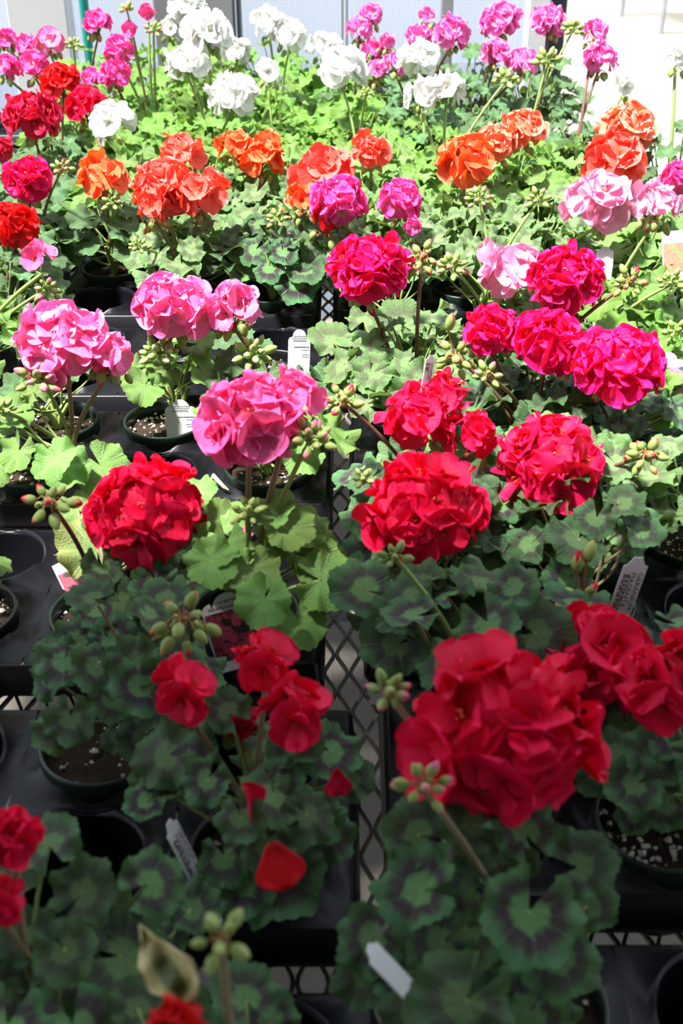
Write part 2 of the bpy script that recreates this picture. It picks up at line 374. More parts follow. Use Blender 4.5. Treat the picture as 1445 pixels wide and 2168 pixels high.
# ---------------------------------------------------------------- carry trays (3 x 2 cells)
PX, PY, ZT = .15, .126, .086; CR = .0545
def tray_meshes():
    b = MB(); n = 40                                    # the deck round one cell: square outside, round hole with a raised collar inside
    def sq(k):
        a = 2 * math.pi * (k + .5) / n; c, s = math.cos(a), math.sin(a); t = min(PX / 2 / max(abs(c), 1e-6), PY / 2 / max(abs(s), 1e-6)); return (t * c, t * s, ZT - .004)
    def ci(r, z, sc=.0): return [(r * math.cos(2 * math.pi * (k + .5) / n), r * math.sin(2 * math.pi * (k + .5) / n), z + sc * max(0, math.cos(4 * 2 * math.pi * (k + .5) / n)) ) for k in range(n)]
    b.grid([[sq(k) for k in range(n)], ci(CR + .0065, ZT - .003, -.006), ci(CR + .004, ZT + .004, -.009), ci(CR + .001, ZT + .004, -.009), ci(CR, ZT - .004)], True)
    deck = b.mesh('deck', m_tray, True)
    b = MB(); b.grid([ci(CR, ZT - .004), ci(CR - .004, .05), ci(CR - .005, .047), ci(CR - .011, .006), ci(CR - .014, .003), ci(.02, .003)], True); b.fan(ci(.02, .003))
    cup = b.mesh('cup', m_tray)
    b = MB(); W, D = PX * 3 / 2, PY; rows = []
    def rr(w_, d_, z, r=.014):
        pts = []
        for cx, cy, a0 in ((w_ - r, d_ - r, 0), (-w_ + r, d_ - r, 90), (-w_ + r, -d_ + r, 180), (w_ - r, -d_ + r, 270)):
            for k in range(5): a = math.radians(a0 + 22.5 * k); pts.append((cx + r * math.cos(a), cy + r * math.sin(a), z))
        return pts
    b.grid([rr(W - .001, D - .001, ZT - .0045, .004), rr(W + .004, D + .003, ZT - .006), rr(W + .006, D + .005, .055), rr(W + .009, D + .008, .052), rr(W + .009, D + .008, .046), rr(W + .005, D + .004, .047)], True)
    return deck, cup, b.mesh('skirt', m_tray)
DECK, CUP, SKIRT = tray_meshes()
COL = {'A': -.545, 'B': -.07, 'C': .12, 'D': .575}       # x of the cell next to the aisle
ROW = {'A': [.645, .967, 1.282, 1.587, 1.897, 2.207, 2.517, 2.827, 3.137], 'B': [.335, .645, .967, 1.282, 1.587, 1.897, 2.207, 2.517, 2.827, 3.137],
       'C': [.377, .677, .987, 1.297, 1.607, 1.917, 2.227, 2.537, 2.847, 3.157], 'D': [1.25, 1.735, 2.22, 2.705]}
def drift(y): return -.042 * (y - .75)
def cellxy(c, i, t, r):                                 # column, cell in the tray away from the aisle, tray from the front, row
    y0 = ROW[c][t]; s = -1 if c in 'AB' else 1
    x = COL[c] + s * PX * i + drift(y0 + .06) + ({1: .0, 2: -.02}.get(t, 0) if c == 'B' else 0)
    if c == 'D': return COL[c] + PY * i + drift(y0 + .15), y0 + PX * r
    return x, y0 + PY * r
CN = {'A': 'far-left column', 'B': 'column left of the mesh gap', 'C': 'column right of the mesh gap', 'D': 'far-right column'}
ORD = ['nearest', 'second', 'third', 'fourth', 'fifth', 'sixth', 'seventh', 'eighth', 'ninth', 'tenth']
for c in 'ABCD':
    seen = 0
    for t in range(len(ROW[c])):
        if c == 'A' and t < 1: continue
        x0, y0 = cellxy(c, 1, t, 0)
        if c == 'D': x0, y0 = cellxy('D', 0, t, 0); e = empty('carry_tray', (x0 + PY / 2, y0 + PX, 0)); e.rotation_euler = (0, 0, math.pi / 2)
        else: e = empty('carry_tray', (x0, y0 + PY / 2, 0))
        seen += 1
        k = seen - 1
        tag(e, 'black plastic carry tray, ' + ('nearest' if k == 0 else ORD[k] + ' from the front') + ' in the ' + CN[c], 'tray', 'black carry trays on the bench')
        obj('skirt', SKIRT, e)
        for i in (-1, 0, 1):
            for r in (-1, 1):
                M = Matrix.Translation((i * PX, r * PY / 2, 0)); obj('deck', DECK, e, M); obj('cup', CUP, e, M)

# ---------------------------------------------------------------- plant pieces (shared meshes)
def leaf_mesh(seed, m, rings=8, seg=84, kind=''):
    r_ = random.Random(seed); b = MB(); rows = []; uvs = []
    d = r_.uniform(.10, .40); cup = r_.uniform(-.12, .48); ph = r_.uniform(0, 6.28); fold = r_.uniform(.04, .13); ru = r_.uniform(.08, .20); k2 = r_.choice((4, 5, 6))
    asy = r_.uniform(-.06, .06); ph2 = r_.uniform(0, 6.28); wav = r_.uniform(.03, .07)
    if kind == 'dry': cup, fold, ru = 1.15, .16, .22
    rs = [0.03, .16, .32, .48, .64, .79, .90, .965, 1.0] if rings >= 8 else [0.03, .3, .6, .85, 1.0]
    for r in rs:
        row = []; uvr = []
        for j in range(seg + 1):
            p = -math.pi + d + (2 * math.pi - 2 * d) * j / seg
            lob = math.cos(7 * p); R = .93 + .07 * math.cos(p) - .10 * (abs(p) / math.pi) ** 5 + asy * math.sin(p)
            R *= 1 + .055 * lob * r ** 2 + .045 * r ** 5 * (1.5 * abs(math.sin(12.0 * p + ph)) - .9) + .02 * math.sin(3 * p + ph2) * r
            x, y = r * R * math.cos(p), r * R * math.sin(p)
            z = cup * r * r * (1 - .25 * r) + fold * r * r * lob * .8 + ru * r ** 3 * math.sin(k2 * p + ph) + wav * r ** 4 * math.sin(11 * p + ph2) - .05 * (1 if cup > .1 else 0) * r ** 6
            if kind == 'dry': y *= 1 - .35 * r; z += .5 * abs(y) * r
            row.append((x, y, z)); uvr.append((.5 + p / (2 * math.pi), r))
        rows.append(row); uvs.append(uvr)
    b.grid(rows, False, uvs)
    return b.mesh('leaf', m, True, True)
LV = {}
for k, m in LEAF.items():
    LV[k] = ([leaf_mesh(i * 17 + 3, m) for i in range(9 if k != 'dry' else 2)] if k != 'dry' else [leaf_mesh(5, m, kind='dry')])
    LV[k + '_far'] = [leaf_mesh(i * 17 + 3, m, 5, 56) for i in range(8)]
def stalk_mesh(bend, m):
    b = MB(); b.tube([Vector((bend * math.sin(math.pi * t) , bend * .5 * math.sin(2 * math.pi * t), t)) for t in [i / 7 for i in range(8)]], 1.0, 6)
    # tube() frames assume real lengths: rebuild rings flat so that the stretched unit stalk stays round
    n = 6; i = 0
    for k in range(8):
        t = k / 7; cx, cy = bend * math.sin(math.pi * t), bend * .5 * math.sin(2 * math.pi * t); r = 1.15 - .3 * t
        for e in range(n): b.v[i] = (cx + r * math.cos(2 * math.pi * e / n), cy + r * math.sin(2 * math.pi * e / n), t); i += 1
    for e in range(n): b.v[i + e] = b.v[7 * n + e]; b.v[i + n + e] = b.v[n - 1 - e]
    return b.mesh('leaf_stalk', m)
STK = {k: [stalk_mesh(x, m) for x in (-5, -2, 3, 6)] for k, m in (('g', m_stem_g), ('m', m_stem_m))}

def flower_mesh(seed, m, stm, inner=4, cupped=False):
    r_ = random.Random(seed); b = MB()
    def petal(az, ln, wd, lift, curl, cup):
        nu, nw = 9, 8; rows = []; uvs = []; ph = r_.uniform(0, 6.28); tw = r_.uniform(-.25, .25); nt_ = r_.uniform(0, .06)
        ca, sa = math.cos(az), math.sin(az)
        for i in range(nu + 1):
            u = 1 - (1 - i / nu) ** 1.5; row = []; uvr = []
            hw = wd * ((.16 + .84 * math.sin(u / .62 * math.pi / 2)) if u < .62 else math.sqrt(max(.012, 1 - ((u - .62) / .382) ** 2)))
            for j in range(nw + 1):
                q = -1 + 2 * j / nw
                a = ln * (.04 + .96 * u - (.07 * q * q + nt_ * (1 - abs(q))) * u ** 3); s = hw * q * ln
                z = ln * (lift * math.sin(u * 1.5) + curl * u ** 3 + cup * q * q * u + .03 * u * u * math.sin(3.2 * q + ph)) + tw * s
                rad = a * (1 - .18 * lift)
                row.append((rad * ca - s * sa, rad * sa + s * ca, z)); uvr.append((j / nw, u))
            rows.append(row); uvs.append(uvr)
        b.grid(rows, False, uvs)
    a0 = r_.uniform(0, 6.28)
    for k in range(5):
        petal(a0 + 2 * math.pi * k / 5 + r_.uniform(-.14, .14), r_.uniform(.92, 1.08), r_.uniform(.54, .66), (r_.uniform(.5, .85) if cupped else r_.uniform(.05, .38)),
              r_.uniform(-.15, .05) if cupped else r_.uniform(-.28, .1), r_.uniform(.02, .22))
    for k in range(inner):
        petal(a0 + .6 + 2 * math.pi * k / max(inner, 1) + r_.uniform(-.4, .4), r_.uniform(.55, .86), r_.uniform(.40, .52), r_.uniform(.5, 1.0), r_.uniform(-.4, .1), r_.uniform(.05, .3))
    nf = len(b.f)
    for k in range(5):
        a = r_.uniform(0, 6.28); t = r_.uniform(.04, .13); b.tube([Vector((0, 0, .02)), Vector((t * .6 * math.cos(a), t * .6 * math.sin(a), .22)), Vector((t * math.cos(a), t * math.sin(a), .34))], [.014, .012, .03], 4, True, 1)
    b.uv += [[(0, .1)] * len(q) for q in b.f[nf:]]
    return b.mesh('flower', [m, stm], True, True)
FL = {k: [flower_mesh(i * 31 + 5, m, m_stamen_w if k in ('white', 'palepink') else m_stamen,
                      {'pink': 1, 'rose': 1, 'palepink': 2, 'orange': 1, 'salmon': 2, 'peach': 3, 'white': 3, 'violet': 3, 'hotpink': 2, 'scarlet': 2, 'magenta': 3, 'cherry': 2, 'crimson': 2}.get(k, 2),
                      (i % 3 == 2 and k in ('pink', 'rose', 'orange', 'salmon', 'white', 'palepink')) or (k == 'crimson' and i == 4)) for i in range(7)] for k, m in PETAL.items()}
def bud_mesh(m, sharp=1.0):
    b = MB(); rows = []; uvs = []; n = 10
    for i, (z, r) in enumerate([(0, .05), (.06, .22), (.22, .30), (.45, .33), (.68, .27), (.86, .17 * sharp), (.97, .07), (1.0, .01)]):
        rows.append([(r * math.cos(2 * math.pi * k / n) * (1 + .08 * math.cos(10 * math.pi * k / n)), r * math.sin(2 * math.pi * k / n), z) for k in range(n)])
        uvs.append([(k / n, z) for k in range(n)])
    b.grid(rows, True, uvs); return b.mesh('bud', m, True, True)
BM = {k: bud_mesh(m) for k, m in BUD.items()}; BMD = {k: bud_mesh(m) for k, m in BUDB.items()}

def pot_meshes(m):
    b = MB(); n = 40
    def ring(r, z): return [(r * math.cos(2 * math.pi * k / n), r * math.sin(2 * math.pi * k / n), z) for k in range(n)]
    prof = [(.034, .008), (.036, .005), (.0385, .008), (.0505, .078), (.0512, .080), (.0555, .0815), (.0572, .086), (.0578, .100), (.0572, .1025), (.0555, .1035), (.0535, .102), (.0525, .095), (.049, .075), (.047, .06)]
    b.grid([ring(r, z) for r, z in prof], True); b.fan(ring(.034, .008)[::-1]); return b.mesh('pot', m)
POT = [pot_meshes(m_pot), pot_meshes(m_potk)]
def soil_mesh(seed):
    r_ = random.Random(seed); b = MB(); n = 28; rows = []
    for r in (.0015, .012, .022, .032, .041, .0522):
        rows.append([(r * math.cos(2 * math.pi * k / n), r * math.sin(2 * math.pi * k / n), .086 + .004 * r_.random() - .05 * r * r / .05) for k in range(n)])
    b.grid(rows, True); b.fan(rows[0]); return b.mesh('soil', m_soil)
SOIL = [soil_mesh(i) for i in range(4)]
def perlite_mesh(seed, cnt):
    r_ = random.Random(seed); b = MB()
    for i in range(cnt):
        a, r = r_.uniform(0, 6.28), .051 * math.sqrt(r_.random()); s = r_.uniform(.0008, .0024) * (1.5 if r_.random() < .15 else 1) * (1.3 if seed == 9 else 1)
        c = Vector((r * math.cos(a), r * math.sin(a), .0882)); vs = []
        for d in ((1, 0, 0), (-1, 0, 0), (0, 1, 0), (0, -1, 0), (0, 0, 1), (0, 0, -1)):
            vs.append(c + Vector(d) * s * r_.uniform(.6, 1.4) + Vector((r_.uniform(-1, 1), r_.uniform(-1, 1), 0)) * s * .3)
        o = len(b.v); b.v += [tuple(v) for v in vs]
        for q in ((0, 2, 4), (2, 1, 4), (1, 3, 4), (3, 0, 4), (2, 0, 5), (1, 2, 5), (3, 1, 5), (0, 3, 5)): b.f.append(tuple(o + k for k in q)); b.mi.append(0)
    return b.mesh('perlite', m_perl, False)
PERL = {'some': [perlite_mesh(i, 70) for i in range(3)], 'lots': [perlite_mesh(9, 120)], 'few': [perlite_mesh(11, 26)]}
def frame(n, tip):
    n = n.normalized(); t = (tip - n * tip.dot(n))
    if t.length < 1e-4: t = n.orthogonal()
    t.normalize(); s = n.cross(t); return Matrix(((t.x, s.x, n.x, 0), (t.y, s.y, n.y, 0), (t.z, s.z, n.z, 0), (0, 0, 0, 1)))
def zalong(d): return d.to_track_quat('Z', 'X').to_matrix().to_4x4()

def add_leaf(root, base, pos, size, normal, tip, kind, far, crown, stalk='g', rs=.0016):
    me = rnd.choice(LV[kind + '_far'] if (far and kind != 'dry') else LV[kind])
    M = Matrix.Translation(pos - base) @ frame(normal, tip) @ Matrix.Scale(size, 4)
    lf = obj('leaf', me, root, M)
    d = pos - crown; ln = d.length
    if ln < .005: return lf
    S = Matrix.Translation(crown - base) @ zalong(d) @ Matrix.Rotation(U(0, 6.28), 4, 'Z') @ Matrix.Diagonal((rs, rs, ln, 1))
    obj('leaf_stalk', rnd.choice(STK[stalk]), lf, M.inverted() @ S)
    return lf
def curve_pts(a, c, up=.35, n=12, side=None):
    d = c - a; m1 = a + Vector((d.x * .12, d.y * .12, d.z * .45)); m2 = a + Vector((d.x * .62, d.y * .62, d.z * .78)); pts = []
    if side: m1 += side; m2 += side * .5
    for i in range(n + 1):
        t = i / n; s = 1 - t; pts.append(a * s ** 3 + m1 * (3 * s * s * t) + m2 * (3 * s * t * t) + c * t ** 3)
    return pts
def add_stalk(root, base, a, c, r, m):
    b = MB(); pts = curve_pts(a - base, c - base, side=Vector((U(-.006, .006), U(-.006, .006), 0))); k = len(pts) - 1
    b.tube(pts, [r * (1.12 - .2 * i / k) for i in range(k + 1)], 8)
    obj('flower_stalk', b.mesh('flower_stalk', m), root)

def add_truss(root, base, crown, px, py, wpx, y, col, stem='b', n=None, budk='red', under=5, sq=.84, full=.25, fs=1.0, lean=0):
    c = aty(px, py, y); R = wpx / 2 / pxm(c)
    fr = min(.0285, max(.016, R * .54)) * fs
    core = max(R - fr * .78, R * .3); n = n and max(3, round(n * .8))
    if n is None: n = max(4, min(26, int(6.0 * (R / fr) ** 2 * .70)))
    hub = c + Vector((lean, 0, -max(core * sq * .9, .012) - .012))
    add_stalk(root, base, crown, hub, U(.0026, .0033), STEM[stem])
    hb = MB(); hm = m_ped['b' if stem == 'b' else ('m' if stem == 'm' else 'g')]
    spots = []
    for i in range(n):
        t = (i + .5) / n; ct = 1 - t * (1 + full); a = i * 2.39996 + U(-.25, .25); st = math.sqrt(max(0, 1 - ct * ct))
        d = Vector((st * math.cos(a), st * math.sin(a), ct)); d = (d + Vector((U(-.14, .14), U(-.14, .14), U(-.1, .1)))).normalized()
        spots.append((d, c + Vector((d.x * core, d.y * core, d.z * core * sq)) * 1.0))
    buds = []
    for i in range(under):
        a = U(0, 6.28); d = Vector((math.cos(a) * .45, math.sin(a) * .45, -.9)).normalized()
        e = hub + Vector((math.cos(a) * U(.006, .02), math.sin(a) * U(.006, .02), U(-.004, .010))); buds.append((d, e))
    for d, p in spots: hb.tube(curve_pts(Vector((0, 0, 0)), p - d * fr * .05 - hub, n=4), .0009, 4, False)
    for d, e in buds: hb.tube([Vector((0, 0, 0)), (e - hub) * .6 + Vector((0, 0, .006)), e - hub], .0009, 4, False)
    hb.tube([Vector((0, 0, -.003)), Vector((0, 0, 0)), Vector((0, 0, .003))], [.003, .0042, .003], 8)
    head = obj('flower_head', hb.mesh('flower_head', hm), root, Matrix.Translation(hub - base))
    for d, p in spots:
        M = Matrix.Translation(p - hub) @ zalong(d) @ Matrix.Rotation(U(0, 6.28), 4, 'Z') @ Matrix.Scale(fr * U(.9, 1.1), 4)
        obj('flower', rnd.choice(FL[col]), head, M)
    for d, e in buds:
        obj('bud', BMD[budk], head, Matrix.Translation(e - hub) @ zalong(d) @ Matrix.Scale(U(.014, .02), 4))
    return head
def add_buds(root, base, crown, px, py, y, k='green', stem='g', n=11, size=.014, spread=.017, droop=.0, opened=0):
    n = n + 3; spread *= .76; size *= .82
    hub = aty(px, py, y); add_stalk(root, base, crown, hub, U(.0022, .0028), STEM[stem])
    hb = MB(); pts = []
    for i in range(n):
        t = (i + .5) / n; ct = 1 - t * 1.35; a = i * 2.39996 + U(-.2, .2); st = math.sqrt(max(0, 1 - ct * ct)); d = Vector((st * math.cos(a), st * math.sin(a), ct))
        e = d * spread * U(.55, 1.0); e.z -= droop * spread * st
        dd = (d - Vector((0, 0, droop * 1.6 * st))).normalized(); pts.append((e, dd))
        hb.tube([Vector((0, 0, 0)), e * .55 + Vector((0, 0, .004 + droop * .006)), e], .00085, 4, False)
    ext = []
    for i in range(opened):
        e = Vector((U(-.012, .008), U(-.01, .01), U(.028, .04) + .008 * i)); ext.append(e); hb.tube([Vector((0, 0, 0)), e * .5, e], .0013, 5, False)
    hb.tube([Vector((0, 0, -.003)), Vector((0, 0, 0)), Vector((0, 0, .003))], [.003, .0042, .003], 8)
    head = obj('bud_cluster', hb.mesh('bud_cluster', m_ped['m' if stem != 'g' else 'g']), root, Matrix.Translation(hub - base))
    for e, d in pts: obj('bud', BM[k], head, Matrix.Translation(e) @ zalong(d) @ Matrix.Scale(size * U(.8, 1.2), 4))
    for e in ext: obj('bud', BMD['red' if k == 'red' else 'pink'], head, Matrix.Translation(e) @ zalong(Vector((U(-.2, .2), U(-.2, .2), 1))) @ Matrix.Diagonal((.019, .019, .024, 1)))

N_PLANTS = [0]
def plant(cell, label, kind, nl=20, spread=.085, hgt=.10, size=(.030, .043), trusses=(), buds=(), leaves=(), perl='some', pot=0, stalk='g', off=(0, 0), group=None, yellow=0):
    x, y = cellxy(*cell) if isinstance(cell[0], str) else cell
    base = Vector((x, y, 0)); root = empty('potted_geranium', base); N_PLANTS[0] += 1
    tag(root, label, 'potted plant', group or 'potted geraniums on the bench')
    far = y > 1.75
    obj('pot', POT[pot], root); obj('soil', rnd.choice(SOIL), root, Matrix.Rotation(U(0, 6), 4, 'Z'))
    if y < 1.8:
        o = obj('perlite', rnd.choice(PERL[perl]), root, Matrix.Rotation(U(0, 6), 4, 'Z')); o['kind'] = 'stuff'
    crown = base + Vector((off[0], off[1], .105))
    b = MB(); 
    for k in range(3):
        a = U(0, 6.28); b.tube([Vector((off[0] * .6, off[1] * .6, .080)), Vector((off[0] + .006 * math.cos(a), off[1] + .006 * math.sin(a), .105)), Vector((off[0] + .02 * math.cos(a), off[1] + .02 * math.sin(a), .105 + hgt * .45))], [.005, .0042, .003], 7)
    obj('main_stem', b.mesh('main_stem', m_stem_g if stalk == 'g' else m_stem_m), root)
    cr = lambda: crown + Vector((U(-.012, .012), U(-.012, .012), U(-.008, hgt * .4)))
    for L_ in leaves:                                   # leaves surveyed one by one: pixel, width in pixels, height
        px, py, wd, z = L_[:4]; p = atz(px, py, z); s = wd / 2 / pxm(p); kd = L_[4] if len(L_) > 4 else kind
        out = Vector((p.x - crown.x, p.y - crown.y, 0)); out = out.normalized() if out.length > 1e-3 else Vector((0, -1, 0))
        nrm = Vector((0, -.42, .86)) + out * U(.0, .35) + Vector((U(-.28, .28), U(-.2, .2), 0))
        add_leaf(root, base, p, s, nrm, out + Vector((U(-.6, .6), U(-.6, .6), -.2)), kd, False, cr(), stalk)
    for i in range(nl):
        t = (i + .5) / nl; a = i * 2.39996 + U(-.35, .35); rr = spread * (.22 + .82 * math.sqrt(t)) * U(.85, 1.15)
        out = Vector((math.cos(a), math.sin(a), 0)); z = .112 + hgt * (1 - .78 * t ** 1.2) * U(.75, 1.15) + .012
        p = base + Vector((off[0], off[1], 0)) + out * rr; p.z = z
        nrm = Vector((0, -.15, 1)) + out * (.1 + .6 * t) + Vector((U(-.55, .55), U(-.55, .55), 0))
        s = U(*size) * (.62 + .5 * t if t < .8 else 1)
        if blocked(p, s): continue
        kd = kind
        if yellow and i >= nl - yellow: kd = 'yellow'
        add_leaf(root, base, p, s, nrm, out + Vector((U(-.5, .5), U(-.5, .5), -.15)), kd, far, cr(), stalk)
    for t in trusses:
        px, py, wp, yy, col = t[:5]; kw = t[5] if len(t) > 5 else {}
        add_truss(root, base, crown + Vector((U(-.01, .01), U(-.01, .01), U(0, .02))), px, py, wp, yy, col, **kw)
    for t in buds:
        px, py, yy = t[:3]; kw = t[3] if len(t) > 3 else {}
        add_buds(root, base, crown + Vector((U(-.012, .012), U(-.012, .012), U(0, .02))), px, py, yy, **kw)
    return root
G = dict
# ======================== the near plants, in the shade
plant(('C', 0, 0, 1), 'nearest large geranium with one huge crimson flower ball over purple-zoned leaves', 'zoned', nl=14, spread=.08, hgt=.10, size=(.034, .044),
      trusses=[(1072, 1556, 415, .585, 'crimson', G(stem='m', n=26, full=.45, fs=1.22, under=0))],
      buds=[(893, 1668, .52, G(k='pink', stem='m', n=9, size=.0125, spread=.016)), (822, 1468, .60, G(k='pink', stem='m', n=9, size=.0125, spread=.015))],
      leaves=[(1120, 1930, 230, .245), (890, 1885, 200, .235), (885, 1768, 160, .245), (1005, 1745, 150, .25), (1110, 1760, 165, .24), (1225, 1835, 165, .21), (935, 1995, 160, .21), (1060, 2035, 160, .19),
              (985, 2120, 240, .235), (1165, 2140, 150, .17), (1205, 2030, 150, .18), (790, 1985, 165, .18), (775, 2065, 150, .16), (1245, 1920, 130, .16), (1000, 1880, 150, .22), (1040, 1960, 140, .2), (860, 2060, 150, .17), (880, 2150, 160, .17), (1090, 1850, 140, .21)], perl='few')
plant(('C', 1, 1, 0), 'dark-leaved geranium at the right edge with perlite-rich soil in a green pot', 'zoned', nl=7, spread=.06, hgt=.09, off=(.02, .022),
      trusses=[(1425, 1455, 235, .665, 'crimson', G(stem='m', n=12, fs=1.15, under=0))],
      leaves=[(1345, 1660, 140, .17), (1390, 1600, 150, .18), (1310, 1600, 130, .17), (1410, 1700, 130, .15), (1270, 1640, 120, .14), (1430, 1560, 130, .19), (1345, 1725, 90, .12)], perl='lots')
plant(('C', 1, 1, 1), 'crimson geranium behind the largest flower ball, its truss touching the right edge', 'zoned', nl=20, spread=.08, hgt=.11,
      trusses=[(1265, 1400, 275, .775, 'crimson', G(stem='m', n=20, fs=1.1, under=3, full=.35))])
plant(('C', 0, 1, 1), 'zoned-leaf geranium without open flowers beside the mesh gap, small green buds', 'zoned', nl=18, spread=.085, hgt=.13, size=(.034, .046), stalk='m',
      leaves=[(775, 1250, 165, .2), (870, 1262, 110, .22), (980, 1310, 150, .19), (840, 1365, 165, .18), (925, 1390, 120, .17), (895, 1235, 110, .21), (930, 1300, 130, .18), (1040, 1345, 130, .18), (800, 1310, 120, .17), (1010, 1400, 140, .17)],
      buds=[(836, 1182, .82, G(k='green', stem='g', n=7, size=.012, spread=.012))])
plant(('C', 0, 2, 0), 'geranium with a single deep crimson truss over dark leaves, right of the mesh gap', 'zoned', nl=18, spread=.08, hgt=.10,
      trusses=[(903, 1085, 266, .955, 'crimson', G(stem='b', n=22, fs=1.05, full=.35, under=3))],
      leaves=[(1050, 1250, 120, .15), (1110, 1290, 110, .15), (1000, 1265, 100, .16)])
plant(('C', 1, 2, 0), 'geranium with two lone cherry buds opening, next to the upright text label', 'zoned', nl=24, spread=.085, hgt=.10,
      buds=[(1232, 1278, .885, G(k='red', stem='m', n=9, size=.018, spread=.024, droop=.55, opened=2))], stalk='m')
plant(('C', 1, 2, 1), 'geranium with a wide cherry-red truss and one drooping bud cluster at the right', 'faint', nl=24, spread=.09, hgt=.10,
      trusses=[(1165, 988, 250, 1.06, 'cherry', G(stem='b', n=22, fs=1.05, full=.4))],
      buds=[(1368, 965, 1.05, G(k='red', stem='b', n=10, size=.017, spread=.020, droop=.3))],
      leaves=[(1330, 1120, 120, .17), (1355, 1010, 130, .18), (1280, 1060, 120, .18), (1250, 1150, 120, .15), (1390, 1090, 100, .16)], stalk='m')
plant(('C', 2, 2, 1), 'leafy geranium cut by the right edge, no open flowers', 'faint', nl=14, spread=.075, hgt=.08, pot=0)
plant(('C', 0, 2, 1), 'geranium with an open three-part cherry truss in front of the narrow stake label', 'zoned', nl=24, spread=.088, hgt=.10,
      trusses=[(880, 885, 165, 1.10, 'cherry', G(stem='b', n=11, fs=1.12, under=2)), (990, 920, 130, 1.09, 'cherry', G(stem='b', n=8, fs=1.12, under=2)), (930, 845, 140, 1.12, 'cherry', G(stem='b', n=8, fs=1.1, under=0))],
      buds=[(727, 855, 1.10, G(k='red', stem='b', n=7, size=.017, spread=.018)), (768, 1018, 1.04, G(k='green', n=6, size=.011, spread=.010))])
plant(('B', 0, 1, 0), 'geranium with a ragged, half-dropped red truss over leaves in a wide black pot', 'zoned', nl=12, spread=.075, hgt=.09, pot=1, perl='few',
      trusses=[(625, 1510, 175, .66, 'crimson', G(stem='m', n=5, fs=1.35, under=0, full=.1)), (395, 1468, 150, .68, 'crimson', G(stem='m', n=3, fs=1.3, under=0, full=0)), (560, 1400, 150, .70, 'crimson', G(stem='m', n=4, fs=1.25, under=0, full=0)),
                (505, 1530, 90, .69, 'ruby', G(stem='m', n=7, fs=.8, under=3))],
      leaves=[(355, 1600, 160, .2), (510, 1730, 120, .215), (650, 1725, 130, .2), (700, 1590, 140, .19), (585, 1660, 130, .2), (310, 1695, 100, .18), (520, 1870, 150, .155), (700, 1765, 120, .17), (440, 1650, 120, .2), (475, 1815, 130, .17), (610, 1600, 120, .2), (740, 1650, 110, .17), (630, 1790, 110, .17), (570, 1790, 130, .18), (330, 1650, 110, .18)])
plant(('B', 1, 0, 1), 'front-left zoned geranium with a red flower cut by the left edge', 'zoned', nl=14, spread=.085, hgt=.10, size=(.034, .044),
      trusses=[(22, 1770, 125, .50, 'crimson', G(stem='m', n=8, fs=1.1, under=0)), (0, 1905, 80, .48, 'crimson', G(stem='m', n=4, fs=1.0, under=0))],
      leaves=[(105, 1790, 150, .23), (315, 1870, 160, .215), (175, 1890, 160, .21), (235, 1935, 130, .19), (60, 1990, 150, .19), (135, 2060, 170, .18), (250, 2085, 130, .165), (405, 1925, 130, .165), (205, 2140, 150, .16), (20, 2100, 150, .17), (340, 2000, 120, .15)])
plant(('B', 0, 0, 0), 'lowest geranium at the bottom edge with a curled dry yellow leaf', 'zoned', nl=12, spread=.075, hgt=.10,
      trusses=[(368, 2192, 140, .35, 'scarlet', G(stem='m', n=7, under=0))], buds=[(468, 1992, .36, G(k='green', stem='m', n=5, size=.0125, spread=.012))],
      leaves=[(290, 2135, 130, .2), (520, 2115, 160, .2), (570, 2160, 130, .18)])
plant(('B', 1, 1, 1), 'geranium in a round pot of bare dark soil at left, red drooping buds above', 'zoned', nl=8, spread=.07, hgt=.10, off=(.02, .03), perl='few',
      buds=[(385, 1312, .745, G(k='red', stem='m', n=9, size=.019, spread=.026, droop=.6))], stalk='m',
      leaves=[(118, 1545, 110, .165), (150, 1520, 120, .175), (205, 1410, 120, .2), (135, 1400, 120, .2), (300, 1450, 140, .2), (375, 1400, 120, .2), (340, 1490, 140, .18), (270, 1420, 120, .2), (250, 1560, 80, .14), (240, 1480, 110, .18), (310, 1555, 130, .15), (400, 1490, 130, .17), (105, 1435, 100, .18)])
plant(('B', 1, 2, 0), 'geranium with a round crimson truss on a dark stalk and a leaning bud stalk', 'zoned', nl=12, spread=.085, hgt=.07, stalk='m',
      trusses=[(312, 1090, 266, .965, 'crimson', G(stem='b', n=22, fs=1.08, full=.35, under=2))], buds=[(105, 1065, .93, G(k='red', stem='b', n=10, size=.018, spread=.021, droop=.3))],
      leaves=[(255, 1275, 120, .165), (330, 1240, 120, .18), (385, 1222, 110, .18), (200, 1290, 110, .16), (335, 1320, 120, .17), (165, 1355, 120, .16), (235, 1350, 120, .165), (120, 1385, 110, .15), (205, 1165, 190, .125, 'yellow'), (465, 1092, 100, .14, 'yellow'), (165, 1080, 100, .13, 'plain'), (415, 1040, 90, .14, 'plain')])
plant(('B', 0, 2, 0), 'pink geranium with rich green leaves and the printed picture label', 'plain', nl=22, spread=.085, hgt=.11, size=(.032, .044),
      trusses=[(525, 890, 225, 1.0, 'pink', G(stem='m', n=20, budk='pink', fs=1.12, full=.35, under=4)), (615, 835, 120, 1.02, 'pink', G(stem='m', n=8, budk='pink', under=0, fs=1.1))],
      buds=[(655, 935, .985, G(k='pink', stem='g', n=15, size=.0165, spread=.023)), (526, 1088, .95, G(k='green', stem='g', n=12, size=.0135, spread=.016))],
      leaves=[(560, 1270, 130, .185), (630, 1310, 150, .14), (480, 1190, 120, .18), (660, 1180, 130, .18), (560, 1150, 110, .19), (640, 1120, 110, .2)])
plant(('B', 2, 2, 0), 'small plain-leaved geranium in the pot at the left edge, no flowers', 'plain', nl=12, spread=.055, hgt=.05, size=(.022, .030), pot=1)
